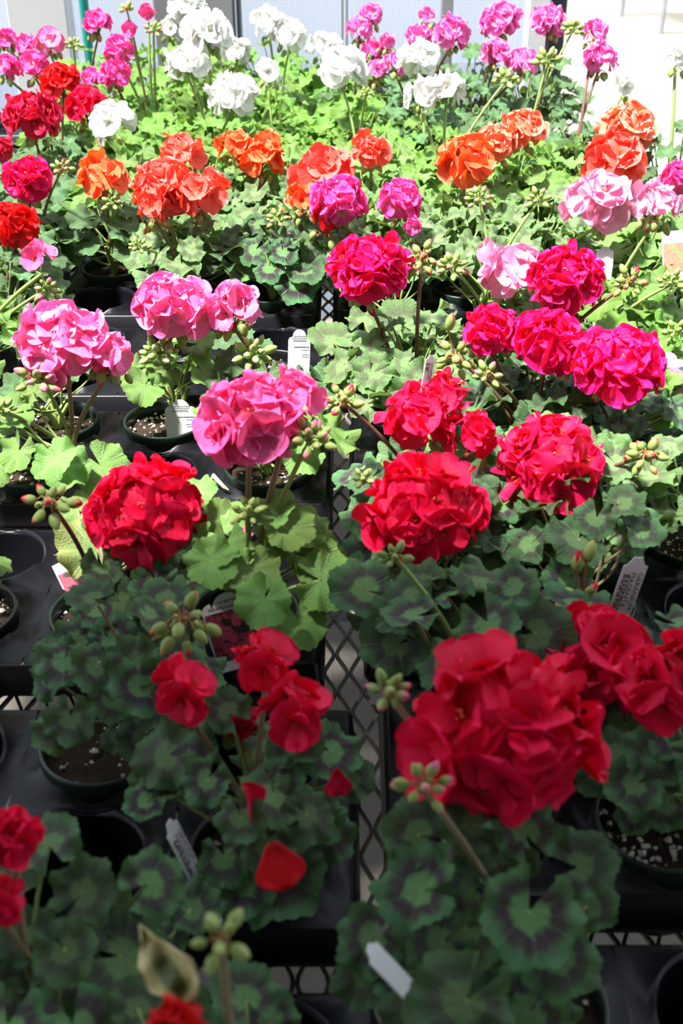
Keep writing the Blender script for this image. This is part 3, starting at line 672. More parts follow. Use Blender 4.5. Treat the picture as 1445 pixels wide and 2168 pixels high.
# ======================== the middle rows, in the sun
plant(('B', 0, 3, 0), 'short geranium tucked behind the big pink truss, light green leaves only', 'plain', nl=16, spread=.08, hgt=.05)
plant(('B', 2, 3, 0), 'geranium with the broad rose-pink truss and hanging red buds at the left', 'plain', nl=26, spread=.11, hgt=.07, off=(.05, -.02), size=(.034, .046),
      trusses=[(135, 735, 215, 1.28, 'rose', G(stem='m', n=20, budk='pink', fs=1.15, under=3)), (230, 750, 110, 1.27, 'rose', G(stem='m', n=7, budk='pink', fs=1.1, under=9))],
      buds=[(85, 805, 1.24, G(k='pink', stem='g', n=11, size=.019, spread=.023)), (2, 870, 1.22, G(k='green', stem='g', n=8, size=.014, spread=.015))])
plant(('B', 1, 3, 1), 'rose-pink geranium in the perlite-topped pot with the arched white label', 'plain', nl=13, spread=.07, hgt=.07, off=(.012, .03), perl='lots',
      trusses=[(358, 655, 172, 1.42, 'rose', G(stem='m', n=18, budk='pink', fs=1.1))], buds=[(337, 752, 1.40, G(k='white', stem='g', n=11, size=.017, spread=.022))])
plant(('B', 0, 3, 1), 'rose-pink geranium with a smaller truss and cream star-like buds below it', 'deep', nl=20, spread=.08, hgt=.07,
      trusses=[(495, 655, 122, 1.43, 'rose', G(stem='m', n=12, budk='pink', fs=1.1, under=7))], buds=[(535, 752, 1.40, G(k='white', stem='g', n=13, size=.019, spread=.022))])
plant(('B', 2, 3, 1), 'leafy geranium without flowers behind the broad rose-pink truss', 'deep', nl=14, spread=.07, hgt=.05)
plant(('B', 0, 4, 0), 'low geranium in the pot with the curved white label, right of the pink trusses', 'deep', nl=8, spread=.05, hgt=.04, off=(-.02, .0), pot=1)
plant(('C', 0, 3, 1), 'geranium with the round magenta-red truss above large zoned leaves at the centre', 'faint', nl=30, spread=.10, hgt=.10, size=(.034, .046), stalk='g',
      trusses=[(778, 575, 188, 1.44, 'magenta', G(stem='b', n=20, fs=1.12))],
      buds=[(893, 545, 1.45, G(k='red', stem='b', n=10, size=.017, spread=.020, droop=.4))],
      leaves=[(795, 790, 100, .16, 'bright'), (705, 725, 110, .17), (855, 690, 130, .15), (745, 790, 90, .15), (770, 680, 90, .16), (860, 770, 120, .13)])
plant(('C', 0, 3, 0), 'leafy geranium in the lit pot right of the mesh gap, below the central truss', 'faint', nl=20, spread=.085, hgt=.06)
plant(('C', 1, 3, 0), 'geranium with two magenta trusses side by side and hooked bud clusters', 'zoned', nl=26, spread=.10, hgt=.09, stalk='m', size=(.034, .046),
      trusses=[(1160, 725, 165, 1.28, 'magenta', G(stem='b', n=14, fs=1.2)), (1040, 703, 130, 1.32, 'magenta', G(stem='b', n=11, fs=1.2))],
      buds=[(963, 755, 1.29, G(k='red', stem='b', n=10, size=.019, spread=.024, droop=.6, opened=1)), (1032, 796, 1.22, G(k='pink', stem='m', n=8, size=.014, spread=.015))])
plant(('C', 2, 3, 0), 'geranium with the large flat cherry-magenta truss near the right edge', 'zoned', nl=24, spread=.10, hgt=.08, stalk='m', off=(-.04, -.02),
      trusses=[(1308, 778, 222, 1.24, 'magenta', G(stem='b', n=22, fs=1.15, sq=.66, full=.1))], buds=[(1205, 765, 1.27, G(k='red', stem='m', n=6, size=.017, spread=.02, droop=.6))])
plant(('C', 1, 3, 1), 'magenta-red geranium overlapping the pale pink truss, dark leaves', 'zoned', nl=22, spread=.09, hgt=.07, stalk='m',
      trusses=[(1198, 598, 178, 1.45, 'magenta', G(stem='b', n=20, fs=1.12))], buds=[(1332, 598, 1.42, G(k='red', stem='b', n=10, size=.016, spread=.02, droop=.2))])
plant(('C', 2, 3, 1), 'bright green leafy geranium at the right behind the flat magenta truss', 'bright', nl=24, spread=.09, hgt=.10, buds=[(1430, 708, 1.42, G(k='green', n=10, size=.012, spread=.016))])
plant(('C', 1, 4, 0), 'pale pink geranium half hidden behind a magenta truss', 'faint', nl=22, spread=.09, hgt=.08,
      trusses=[(1085, 580, 145, 1.58, 'palepink', G(stem='m', n=13, budk='pink', fs=1.2))], buds=[(958, 568, 1.58, G(k='pink', stem='g', n=13, size=.0165, spread=.022))])
plant(('C', 2, 4, 0), 'bright green geranium with a thick lit stalk and small pale pink truss at right', 'bright', nl=26, spread=.10, hgt=.10, size=(.034, .046),
      trusses=[(1393, 432, 98, 1.62, 'palepink', G(stem='g', n=9, budk='pink', fs=1.15, under=9))], buds=[(1420, 602, 1.58, G(k='green', n=14, size=.014, spread=.02))])
plant(('C', 0, 4, 1), 'leafy sunlit geranium between the central magenta truss and the mesh gap', 'faint', nl=22, spread=.09, hgt=.07)
plant(('C', 1, 4, 1), 'sunlit geranium with faintly zoned leaves behind the pale pink truss', 'faint', nl=26, spread=.095, hgt=.10, yellow=1,
      buds=[(1140, 425, 1.76, G(k='pink', n=10, size=.015, spread=.02)), (1015, 425, 1.78, G(k='pink', n=11, size=.014, spread=.022))])
plant(('A', 0, 3, 0), 'geranium at the left edge with one small two-flowered pink truss', 'plain', nl=24, spread=.09, hgt=.08, off=(.04, 0),
      trusses=[(82, 548, 92, 1.60, 'pink', G(stem='g', n=4, budk='pink', fs=1.25, under=0, full=-.2))], buds=[(100, 612, 1.595, G(k='pink', stem='g', n=13, size=.016, spread=.021, droop=.4))])
plant(('A', 0, 3, 1), 'geranium with a bright scarlet truss cut by the left edge', 'deep', nl=26, spread=.09, hgt=.09, off=(.04, 0),
      trusses=[(30, 478, 118, 1.74, 'scarlet', G(stem='b', n=14, fs=1.2, under=6))])
plant(('B', 1, 5, 0), 'salmon-orange geranium with two large trusses on pale brown stalks', 'faint', nl=28, spread=.10, hgt=.09,
      trusses=[(340, 400, 132, 1.90, 'salmon', G(stem='m', n=14, budk='orange', fs=1.2)), (425, 412, 115, 1.88, 'salmon', G(stem='m', n=10, budk='orange', fs=1.2)), (325, 438, 88, 1.86, 'salmon', G(stem='m', n=7, budk='orange', fs=1.2, under=8))],
      buds=[(292, 525, 1.80, G(k='green', stem='g', n=9, size=.013, spread=.016))])
plant(('B', 0, 5, 0), 'zoned geranium in bud beside the mesh gap, below the orange-red truss', 'zoned', nl=28, spread=.10, hgt=.09,
      buds=[(588, 468, 1.86, G(k='orange', stem='g', n=10, size=.014, spread=.019))])
plant(('B', 0, 5, 1), 'geranium with an orange-red truss partly behind the hot pink one', 'faint', nl=26, spread=.09, hgt=.08,
      trusses=[(690, 372, 135, 1.99, 'salmon', G(stem='m', n=14, budk='orange', fs=1.15)), (638, 425, 76, 1.94, 'orange', G(stem='m', n=6, budk='orange', fs=1.2)), (690, 468, 70, 1.88, 'scarlet', G(stem='b', n=5, fs=1.1, under=4))])
plant(('C', 0, 5, 0), 'hot pink geranium with two trusses in the middle of the photo', 'faint', nl=26, spread=.095, hgt=.08,
      trusses=[(713, 428, 132, 1.90, 'hotpink', G(stem='g', n=14, budk='red', fs=1.15, under=9)), (845, 428, 112, 1.90, 'hotpink', G(stem='g', n=11, budk='red', fs=1.15, under=6)), (873, 478, 40, 1.86, 'hotpink', G(stem='g', n=2, fs=.9, under=0))])
plant(('C', 2, 5, 0), 'pale pink geranium with a wide white-eyed truss and hanging red buds, right side', 'faint', nl=24, spread=.09, hgt=.07, yellow=2,
      trusses=[(1270, 432, 165, 1.85, 'palepink', G(stem='g', n=14, budk='pink', fs=1.25, under=9))])
plant(('C', 1, 5, 0), 'leafy sunlit geranium between the hot pink and pale pink trusses', 'faint', nl=28, spread=.10, hgt=.09)
plant(('D', 0, 1, 0), 'geranium beside the right-edge picture label, plain leaves', 'plain', nl=18, spread=.08, hgt=.07, off=(-.02, 0))
plant(('D', 0, 1, 1), 'hot pink geranium cut by the right edge, behind the pale pink trusses', 'plain', nl=22, spread=.085, hgt=.08,
      trusses=[(1432, 378, 85, 1.90, 'hotpink', G(stem='g', n=10, budk='pink', fs=1.2))])
plant(('B', 2, 5, 1), 'orange geranium with the leftmost bright orange truss', 'deep', nl=24, spread=.09, hgt=.09, trusses=[(220, 383, 116, 2.0, 'orange', G(stem='m', n=13, budk='orange', fs=1.15))],
      buds=[(240, 432, 1.96, G(k='green', n=10, size=.014, spread=.018))])
plant(('B', 1, 5, 1), 'leafy dark geranium behind the pair of salmon trusses', 'faint', nl=24, spread=.09, hgt=.07)
plant(('A', 0, 4, 0), 'dark-leaved geranium at the left edge under the ruby trusses', 'deep', nl=26, spread=.09, hgt=.09, off=(.03, 0))
plant(('A', 0, 4, 1), 'ruby geranium with a dark pink-red truss below the largest ruby one', 'deep', nl=26, spread=.09, hgt=.08, off=(.03, 0),
      trusses=[(58, 382, 115, 1.98, 'magenta', G(stem='b', n=14, fs=1.1))], buds=[(130, 360, 1.95, G(k='red', stem='m', n=8, size=.014, spread=.018))])
plant(('A', 0, 5, 0), 'dark geranium with a ruby truss touching the left edge', 'deep', nl=24, spread=.09, hgt=.08, trusses=[(2, 318, 62, 2.2, 'ruby', G(stem='b', n=9, fs=1.0))])
plant(('A', 0, 5, 1), 'geranium with the largest dark ruby truss, upper left', 'deep', nl=26, spread=.10, hgt=.09,
      trusses=[(68, 252, 132, 2.33, 'ruby', G(stem='b', n=18, fs=1.15))])
plant(('B', 2, 6, 0), 'geranium with a small red truss next to the leftmost white flower', 'plain', nl=24, spread=.09, hgt=.09,
      trusses=[(183, 225, 95, 2.4, 'cherry', G(stem='b', n=11, fs=1.1))])
plant(('A', 0, 6, 0), 'red geranium with a scarlet-red truss below the pink ones, upper left', 'deep', nl=24, spread=.09, hgt=.09, trusses=[(130, 175, 98, 2.55, 'scarlet', G(stem='b', n=13, fs=1.1))])
plant(('B', 2, 6, 1), 'white geranium farthest left, a two-flowered truss among leaves', 'plain', nl=26, spread=.10, hgt=.10, trusses=[(237, 262, 100, 2.36, 'white', G(stem='g', n=6, budk='white', fs=1.35, under=3))])
plant(('B', 1, 6, 0), 'salmon geranium with a small truss above the orange pair', 'deep', nl=26, spread=.10, hgt=.08, trusses=[(384, 328, 104, 2.18, 'salmon', G(stem='m', n=11, budk='orange', fs=1.15))])
plant(('B', 0, 6, 0), 'orange geranium with a wide two-part truss left of centre', 'faint', nl=26, spread=.10, hgt=.09,
      trusses=[(495, 310, 85, 2.22, 'orange', G(stem='m', n=8, budk='orange', fs=1.2)), (552, 338, 105, 2.20, 'orange', G(stem='m', n=12, budk='orange', fs=1.2, under=8))])
plant(('B', 1, 6, 1), 'leafy green geranium without flowers above the small salmon truss', 'plain', nl=28, spread=.10, hgt=.10)
plant(('B', 0, 6, 1), 'leafy green geranium without flowers behind the two-part orange truss', 'plain', nl=28, spread=.10, hgt=.10)
plant(('C', 0, 6, 0), 'coral geranium with a small round truss at the centre', 'plain', nl=26, spread=.10, hgt=.09, trusses=[(785, 325, 92, 2.2, 'salmon', G(stem='m', n=11, budk='orange', fs=1.15))])
plant(('C', 0, 5, 1), 'sunlit zoned geranium behind the two hot pink trusses', 'faint', nl=26, spread=.10, hgt=.08)
plant(('C', 1, 5, 1), 'orange geranium with the lower of two touching peach-orange trusses', 'faint', nl=28, spread=.10, hgt=.09,
      trusses=[(985, 345, 125, 2.06, 'orange', G(stem='m', n=14, budk='orange', fs=1.2))])
plant(('C', 2, 5, 1), 'sunlit faintly zoned geranium below the peach-orange trusses at right', 'faint', nl=26, spread=.10, hgt=.09)
plant(('C', 1, 6, 0), 'peach-orange geranium with the tall wide truss right of centre', 'plain', nl=26, spread=.10, hgt=.09,
      trusses=[(1050, 305, 95, 2.18, 'peach', G(stem='b', n=11, budk='orange', fs=1.2)), (1105, 275, 110, 2.22, 'peach', G(stem='g', n=12, budk='orange', fs=1.2))])
plant(('C', 2, 6, 0), 'leafy bright green geranium between the two peach-orange pairs', 'plain', nl=28, spread=.10, hgt=.10)
plant(('D', 0, 1, 2), 'coral geranium with the lower of the stacked trusses at the right', 'plain', nl=26, spread=.10, hgt=.09, trusses=[(1298, 345, 145, 2.02, 'salmon', G(stem='m', n=15, budk='orange', fs=1.2))])
plant(('D', 0, 2, 0), 'peach geranium with the upper of the stacked trusses at the right', 'plain', nl=26, spread=.10, hgt=.09, trusses=[(1327, 275, 130, 2.22, 'peach', G(stem='m', n=15, budk='orange', fs=1.2))])
plant(('C', 0, 6, 1), 'leafy geranium behind the small coral truss at the centre', 'plain', nl=28, spread=.10, hgt=.11)
plant(('C', 1, 6, 1), 'white geranium with the large paired snow-white truss right of centre', 'bright', nl=28, spread=.10, hgt=.10,
      trusses=[(890, 205, 85, 2.40, 'white', G(stem='g', n=8, budk='white', fs=1.35)), (945, 190, 85, 2.42, 'white', G(stem='g', n=8, budk='white', fs=1.35, under=4))],
      buds=[(1070, 172, 2.42, G(k='white', n=9, size=.020, spread=.026))])
plant(('C', 2, 6, 1), 'leafy green geranium with tall pale buds in front of the pink row', 'bright', nl=28, spread=.10, hgt=.12,
      buds=[(1158, 132, 2.42, G(k='white', n=9, size=.022, spread=.026)), (1212, 66, 2.45, G(k='green', n=12, size=.018, spread=.02))])
plant(('D', 0, 2, 1), 'white geranium with one small flower before the bright paving', 'plain', nl=26, spread=.10, hgt=.10, trusses=[(1318, 180, 58, 2.4, 'white', G(stem='g', n=4, budk='white', fs=1.15, under=3))])
plant(('D', 1, 2, 0), 'green geranium at the far right with a white flower on a lone stalk', 'deep', nl=20, spread=.09, hgt=.19,
      trusses=[(1432, 122, 52, 2.3, 'white', G(stem='g', n=5, budk='white', fs=1.1, under=3))])
# ======================== the back rows: bright green leaves, white and pink flowers
plant(('B', 1, 7, 0), 'white geranium with the lowest large white truss left of centre', 'bright', nl=28, spread=.10, hgt=.10, trusses=[(490, 207, 108, 2.5, 'white', G(stem='g', n=9, budk='white', fs=1.4))])
plant(('B', 0, 7, 0), 'white geranium with a small narrow truss on a long bare stalk', 'bright', nl=28, spread=.10, hgt=.10, trusses=[(566, 150, 62, 2.56, 'white', G(stem='g', n=5, budk='white', fs=1.35, under=4))])
plant(('B', 2, 7, 0), 'leafy bright green geranium behind the leftmost white flower', 'bright', nl=28, spread=.10, hgt=.10)
plant(('B', 2, 7, 1), 'pink geranium with two trusses beside the teal pole, low one', 'bright', nl=26, spread=.10, hgt=.10,
      trusses=[(190, 165, 48, 2.62, 'hotpink', G(stem='b', n=6, fs=1.2)), (245, 158, 78, 2.60, 'hotpink', G(stem='b', n=10, fs=1.2))])
plant(('B', 1, 7, 1), 'white geranium with a broad low truss among the white mass', 'bright', nl=28, spread=.10, hgt=.10, trusses=[(395, 135, 85, 2.65, 'white', G(stem='g', n=9, budk='white', fs=1.4)), (440, 75, 110, 2.70, 'white', G(stem='g', n=12, budk='white', fs=1.4))])
plant(('B', 0, 7, 1), 'bright leafy geranium behind the narrow white truss', 'bright', nl=28, spread=.10, hgt=.11)
plant(('C', 0, 7, 0), 'white geranium with the central full white truss', 'bright', nl=28, spread=.10, hgt=.10, trusses=[(722, 147, 102, 2.6, 'white', G(stem='g', n=11, budk='white', fs=1.3))],
      buds=[(775, 200, 2.5, G(k='green', n=8, size=.012, spread=.012))])
plant(('C', 1, 7, 0), 'white geranium with a single white truss against the pink row', 'bright', nl=28, spread=.10, hgt=.10, trusses=[(885, 128, 88, 2.62, 'white', G(stem='g', n=10, budk='white', fs=1.3))])
plant(('C', 2, 7, 0), 'dark leafy geranium in front of the right-hand violet-pink trusses', 'deep', nl=28, spread=.10, hgt=.11)
plant(('D', 0, 2, 2), 'violet-pink geranium with two small trusses before the bright paving', 'deep', nl=26, spread=.10, hgt=.10,
      trusses=[(1268, 125, 80, 2.62, 'violet', G(stem='b', n=10, fs=1.2)), (1258, 68, 62, 2.66, 'violet', G(stem='b', n=7, fs=1.2))])
plant(('B', 2, 8, 0), 'pink geranium standing tall in front of the translucent panel', 'bright', nl=26, spread=.10, hgt=.10,
      trusses=[(250, 108, 75, 2.75, 'hotpink', G(stem='g', n=10, budk='pink', fs=1.2)), (275, 60, 36, 2.8, 'hotpink', G(stem='g', n=4, fs=1.1, under=2)), (312, 25, 44, 2.85, 'hotpink', G(stem='g', n=4, fs=1.2, under=0))],
      buds=[(325, 65, 2.8, G(k='pink', n=8, size=.016, spread=.018)), (268, 20, 2.8, G(k='red', stem='m', n=2, size=.02, spread=.008))])
plant(('B', 1, 8, 0), 'tall white geranium with the topmost dense white trusses', 'bright', nl=28, spread=.10, hgt=.11,
      trusses=[(400, 25, 85, 2.85, 'white', G(stem='g', n=12, budk='white', fs=1.3)), (500, 112, 65, 2.8, 'white', G(stem='g', n=7, budk='white', fs=1.3)), (365, 60, 50, 2.85, 'white', G(stem='g', n=5, budk='white', fs=1.3))],
      buds=[(435, 35, 2.78, G(k='white', n=8, size=.016, spread=.018))])
plant(('B', 0, 8, 0), 'white geranium with two loose trusses in front of the ribbed panel', 'bright', nl=28, spread=.10, hgt=.11,
      trusses=[(570, 55, 78, 2.85, 'white', G(stem='g', n=8, budk='white', fs=1.3)), (612, 78, 78, 2.83, 'white', G(stem='g', n=8, budk='white', fs=1.3))])
plant(('C', 0, 8, 0), 'white geranium with a pale truss left of the middle pink flowers', 'bright', nl=28, spread=.10, hgt=.11, trusses=[(685, 98, 72, 2.86, 'white', G(stem='g', n=8, budk='white', fs=1.3))])
plant(('C', 0, 8, 1), 'pink geranium with stacked trusses in the middle of the back row', 'deep', nl=26, spread=.10, hgt=.10,
      trusses=[(760, 62, 62, 2.95, 'violet', G(stem='b', n=8, fs=1.2)), (785, 30, 55, 2.97, 'violet', G(stem='b', n=7, fs=1.2)), (788, 108, 56, 2.92, 'hotpink', G(stem='b', n=7, fs=1.2)), (792, 150, 50, 2.85, 'violet', G(stem='b', n=6, fs=1.2))])
plant(('C', 1, 8, 0), 'violet-pink geranium with wide trusses behind the lone white one', 'deep', nl=28, spread=.11, hgt=.12,
      trusses=[(838, 135, 62, 2.8, 'violet', G(stem='b', n=7, fs=1.2)), (955, 72, 88, 2.82, 'violet', G(stem='b', n=11, fs=1.2)), (885, 80, 66, 2.85, 'violet', G(stem='b', n=7, fs=1.2)), (820, 88, 40, 2.9, 'violet', G(stem='b', n=4, fs=1.1))])
plant(('C', 2, 8, 0), 'violet-pink geranium with three trusses below the grey door post', 'deep', nl=28, spread=.11, hgt=.12,
      trusses=[(1058, 46, 98, 2.84, 'violet', G(stem='b', n=12, fs=1.2)), (1048, 116, 74, 2.78, 'violet', G(stem='b', n=9, fs=1.2)), (1106, 132, 74, 2.76, 'violet', G(stem='b', n=9, fs=1.1))])
plant(('C', 1, 8, 1), 'leafy dark geranium in the back row with one small pink truss', 'deep', nl=26, spread=.10, hgt=.10, trusses=[(903, 32, 38, 2.97, 'violet', G(stem='b', n=5, fs=1.1))])
plant(('D', 0, 3, 1), 'violet-pink geranium with one truss against the dark end frame', 'deep', nl=26, spread=.10, hgt=.10, trusses=[(1160, 46, 80, 2.84, 'violet', G(stem='b', n=11, fs=1.2))])
plant(('C', 2, 8, 1), 'dark leafy geranium in the back row under the door post', 'deep', nl=24, spread=.10, hgt=.10)
plant(('C', 2, 7, 1), 'dark leafy geranium filling the back right between violet-pink plants', 'deep', nl=28, spread=.10, hgt=.11)
plant(('C', 1, 7, 1), 'dark leafy geranium behind the paired snow-white truss', 'deep', nl=28, spread=.10, hgt=.11)
plant(('C', 0, 7, 1), 'bright leafy geranium behind the central full white truss', 'bright', nl=28, spread=.10, hgt=.11)
plant(('A', 0, 6, 1), 'pink geranium left of the red trusses at the upper left', 'bright', nl=26, spread=.10, hgt=.10,
      trusses=[(72, 140, 72, 2.62, 'hotpink', G(stem='m', n=9, budk='pink', fs=1.2)), (12, 142, 58, 2.62, 'hotpink', G(stem='m', n=8, budk='pink', fs=1.2))])
plant(('A', 0, 7, 0), 'pink geranium with round trusses before the wide white post', 'bright', nl=26, spread=.10, hgt=.11,
      trusses=[(104, 90, 72, 2.8, 'rose', G(stem='m', n=10, budk='pink', fs=1.2)), (52, 95, 46, 2.82, 'hotpink', G(stem='m', n=6, budk='pink', fs=1.2)), (12, 82, 48, 2.82, 'hotpink', G(stem='m', n=6, budk='pink', fs=1.2))],
      buds=[(155, 98, 2.8, G(k='green', n=8, size=.016, spread=.018))])
plant(('A', 0, 7, 1), 'pink geranium with a high dome truss in front of the teal pole', 'bright', nl=24, spread=.10, hgt=.11,
      trusses=[(207, 50, 70, 2.9, 'hotpink', G(stem='b', n=11, budk='pink', fs=1.1, sq=.6, full=-.1))])
for c_, l_ in ((('B', 2, 8, 1), 'rearmost leafy geranium below the teal pole'), (('B', 1, 8, 1), 'rearmost leafy geranium below the wide grey post'), (('B', 0, 8, 1), 'rearmost leafy geranium below the ribbed panel, left of centre')):
    plant(c_, l_, 'bright', nl=26, spread=.10, hgt=.10, group='flowerless geraniums in the rearmost left row')

for c_, l_, k_ in ((('B', 2, 9, 0), 'leafy geranium against the back wall at the left, right of the teal pole', 'bright'), (('B', 1, 9, 0), 'leafy geranium against the wide grey post at the back', 'bright'),
                   (('B', 0, 9, 0), 'leafy geranium against the ribbed panel, just right of the wide grey post', 'bright'), (('C', 0, 9, 0), 'leafy geranium against the thin joint strips of the back wall', 'bright'),
                   (('C', 1, 9, 0), 'dark leafy geranium against the narrow grey post at the back', 'deep'), (('C', 2, 9, 0), 'dark leafy geranium against the grey door post at the back', 'deep'),
                   (('D', 0, 3, 2), 'dark leafy geranium at the back beside the sunny opening', 'deep'), (('A', 0, 8, 0), 'leafy geranium against the wide pale post at the back left', 'bright')):
    plant(c_, l_, k_, nl=30, spread=.11, hgt=.15)
# ---------------------------------------------------------------- labels stuck in the pots
def text_mesh(s, size, m):
    cu = bpy.data.curves.new('t', 'FONT'); cu.body = s; cu.size = size; cu.resolution_u = 2
    o = bpy.data.objects.new('t', cu); C.objects.link(o); dg = bpy.context.evaluated_depsgraph_get(); dg.update()
    me = bpy.data.meshes.new_from_object(o.evaluated_get(dg)); bpy.data.objects.remove(o); bpy.data.curves.remove(cu)
    me.materials.clear(); me.materials.append(m); return me
def plate(outline, th, m, bend=0):
    b = MB(); n = len(outline)
    b.fan([(x, y, th / 2) for x, y in outline]); b.fan([(x, y, -th / 2) for x, y in outline][::-1])
    b.grid([[(x, y, -th / 2) for x, y in outline], [(x, y, th / 2) for x, y in outline]], True); return b.mesh('plate', m, False)
def tag_frame(pb, pt, twist):
    up = (pt - pb).normalized(); view = (Vector((0, 0, HC)) - pb).normalized(); n = (view - up * view.dot(up)).normalized()
    n = Matrix.Rotation(math.radians(twist), 4, up) @ n; s = up.cross(n)
    return Matrix(((s.x, up.x, n.x, pb.x), (s.y, up.y, n.y, pb.y), (s.z, up.z, n.z, pb.z), (0, 0, 0, 1)))
def stake_label(pb, pt, w_, label, twist=0, blank=False, rot=90):
    h = (pt - pb).length; o = empty('plant_label', pb); o.matrix_basis = tag_frame(pb, pt, twist); tag(o, label, 'plant label', 'white labels stuck in the pots')
    a = w_ / 2; obj('plate', plate([(-a * .4, -.03), (a * .4, -.03), (a, 0), (a, h - w_ * .35), (a * .75, h - w_ * .33), (a * .35, h), (-a * .35, h), (-a * .75, h - w_ * .33), (-a, h - w_ * .35), (-a, 0)], .0007, m_tag), o)
    if blank: return
    R = Matrix.Rotation(math.radians(-90), 4, 'Z')
    for i, (t, sz) in enumerate((('GERANIUM', .0062), ('MAGENTA', .0062))):
        obj('lettering', text_mesh(t, sz * w_ / .02, m_print), o, Matrix.Translation((a * .42 - i * w_ * .30, h * .93 - w_ * .4, .0006)) @ R)
    b = MB()
    for i in range(3):
        x = -a * (.35 + .2 * i); y = h * .9 - w_ * .4
        while y > .02: l = U(.002, .006); b.box(x, x + w_ * .06, y - l, y, .00045, .0006); y -= l + .0015
    q = obj('small_print', b.mesh('small_print', m_print, False), o); q['kind'] = 'stuff'
def arch_outline(w_, h):
    a = w_ / 2; pts = [(-a * .9, -.03), (a * .9, -.03), (a, 0), (a, h * .70)]
    for k in range(5): t = math.radians(90 * k / 4); pts.append((a * .62 + a * .34 * math.cos(t) , h * .72 + a * .22 * math.sin(t)))
    for k in range(9): t = math.radians(180 * k / 8); pts.append((a * .6 * math.cos(t), h - a * .6 + a * .6 * math.sin(t)))
    for k in range(5): t = math.radians(90 + 90 * k / 4); pts.append((-a * .62 + a * .34 * math.cos(t), h * .72 + a * .22 * math.sin(t)))
    pts += [(-a, h * .70), (-a, 0)]; return pts
def arch_label(pb, pt, w_, label, twist=0, blank=False):
    h = (pt - pb).length; o = empty('plant_label', pb); o.matrix_basis = tag_frame(pb, pt, twist); tag(o, label, 'plant label', 'white labels stuck in the pots')
    obj('plate', plate(arch_outline(w_, h), .0007, m_tag), o)
    if blank: return
    b = MB()
    for i, f in enumerate((.80, .75, .70, .665, .50, .43, .30, .24)):
        wd = w_ * U(.45, .7) * (1 if i < 5 else .5); x0 = -wd / 2 if i < 4 else w_ * .42 - wd; x = x0
        while x < x0 + wd: l = U(.001, .003); b.box(x, x + l, h * f, h * f + h * (.030 if i == 4 else .016), .0004, .00055); x += l + .0007
    q = obj('small_print', b.mesh('small_print', m_grey, False), o); q['kind'] = 'stuff'
def pic_mat(name, a, bcol):
    m, nt = mat(name); tc = N(nt, 'ShaderNodeTexCoord').outputs['Object']
    v = N(nt, 'ShaderNodeTexVoronoi'); L(nt, tc, v.inputs['Vector']); v.inputs['Scale'].default_value = 90
    v2 = N(nt, 'ShaderNodeTexVoronoi'); L(nt, tc, v2.inputs['Vector']); v2.inputs['Scale'].default_value = 420
    c = mixc(nt, v2.outputs['Distance'], [min(1, x * 1.3 + .03) for x in a], [x * .5 for x in a])
    principled(nt, mixc(nt, ramp(nt, v.outputs['Distance'], [(.58, (0, 0, 0)), (.7, (1, 1, 1))]), c, bcol), .3, .5); return m
def picture_label(pb, pt, w_, label, lines, pm, twist=0, arch=True):
    h = (pt - pb).length; o = empty('plant_label', pb); o.matrix_basis = tag_frame(pb, pt, twist); tag(o, label, 'plant label', 'picture labels stuck in the pots'); a = w_ / 2
    obj('plate', plate(arch_outline(w_, h) if arch else [(-a, -.03), (a, -.03), (a, h), (-a, h)], .0007, m_tag), o)
    b = MB(); b.box(-a * .93, a * .9, -.02, h * (.62 if arch else .58), .0004, .0007); q = obj('picture', b.mesh('picture', pm, False), o)
    for s, sz, f, m in lines:
        me = text_mesh(s, sz, m); wd = max(v.co.x for v in me.vertices); obj('lettering', me, o, Matrix.Translation((-wd / 2, h * f, .0006)))
PM1 = pic_mat('picture_crimson_blooms', (.26, .02, .05), (.006, .012, .008)); PM2 = pic_mat('picture_orange_blooms', (.75, .10, .05), (.10, .16, .04)); PM3 = pic_mat('picture_pink_blooms', (.8, .2, .35), (.03, .12, .06))
P = aty
stake_label(P(1298, 1330, .86), P(1352, 1180, .87), .026, 'white stake label printed GERANIUM MAGENTA, standing tall behind the crimson trusses', 38)
stake_label(P(1045, 1420, .74), P(1068, 1350, .745), .015, 'tip of a narrow white label peeking above the largest crimson flower ball', 35)
stake_label(P(900, 820, 1.11), P(912, 752, 1.12), .013, 'narrow white label edge above the open cherry truss', 45)
stake_label(P(436, 1895, .575), P(356, 1740, .585), .019, 'tilted narrow label covered in rows of print beside the empty cell', 52)
stake_label(P(868, 2100, .435), P(778, 2005, .44), .0155, 'blank white label leaning left at the bottom, beside the mesh gap', 42, True)
arch_label(P(386, 922, 1.375), P(380, 846, 1.385), .043, 'white arched label with fine print in the perlite-topped pot', -12)
arch_label(P(632, 775, 1.55), P(634, 697, 1.57), .034, 'white curved label standing alone in front of the empty cell', 18)
arch_label(P(1278, 560, 1.80), P(1281, 522, 1.83), .028, 'small blank rounded label behind the magenta truss at right', 0, True)
arch_label(P(1330, 718, 1.50), P(1330, 684, 1.51), .024, 'white label corner behind the flat magenta truss, among bright leaves', -10, True)
picture_label(P(500, 1350, .875), P(474, 1255, .895), .052, "picture label reading 'Americana Pink' with crimson blooms, under green leaves",
              [('syngenta', .0052, .80, m_grey), ("'Americana\u00ae Pink'", .0056, .67, m_print)], PM1, 0)
picture_label(P(1436, 550, 1.76), P(1434, 488, 1.79), .05, 'picture label with orange blooms at the right edge', [], PM2, 0, False)
picture_label(P(1416, 832, 1.36), P(1412, 745, 1.385), .042, 'picture label with pink blooms at the right edge, below bright leaves', [], PM3, 8)
picture_label(P(165, 1235, 1.04), P(140, 1185, 1.075), .035, 'dark picture label with crimson blooms lying in the tray behind the leaning bud stalk', [], PM1, 0, False)

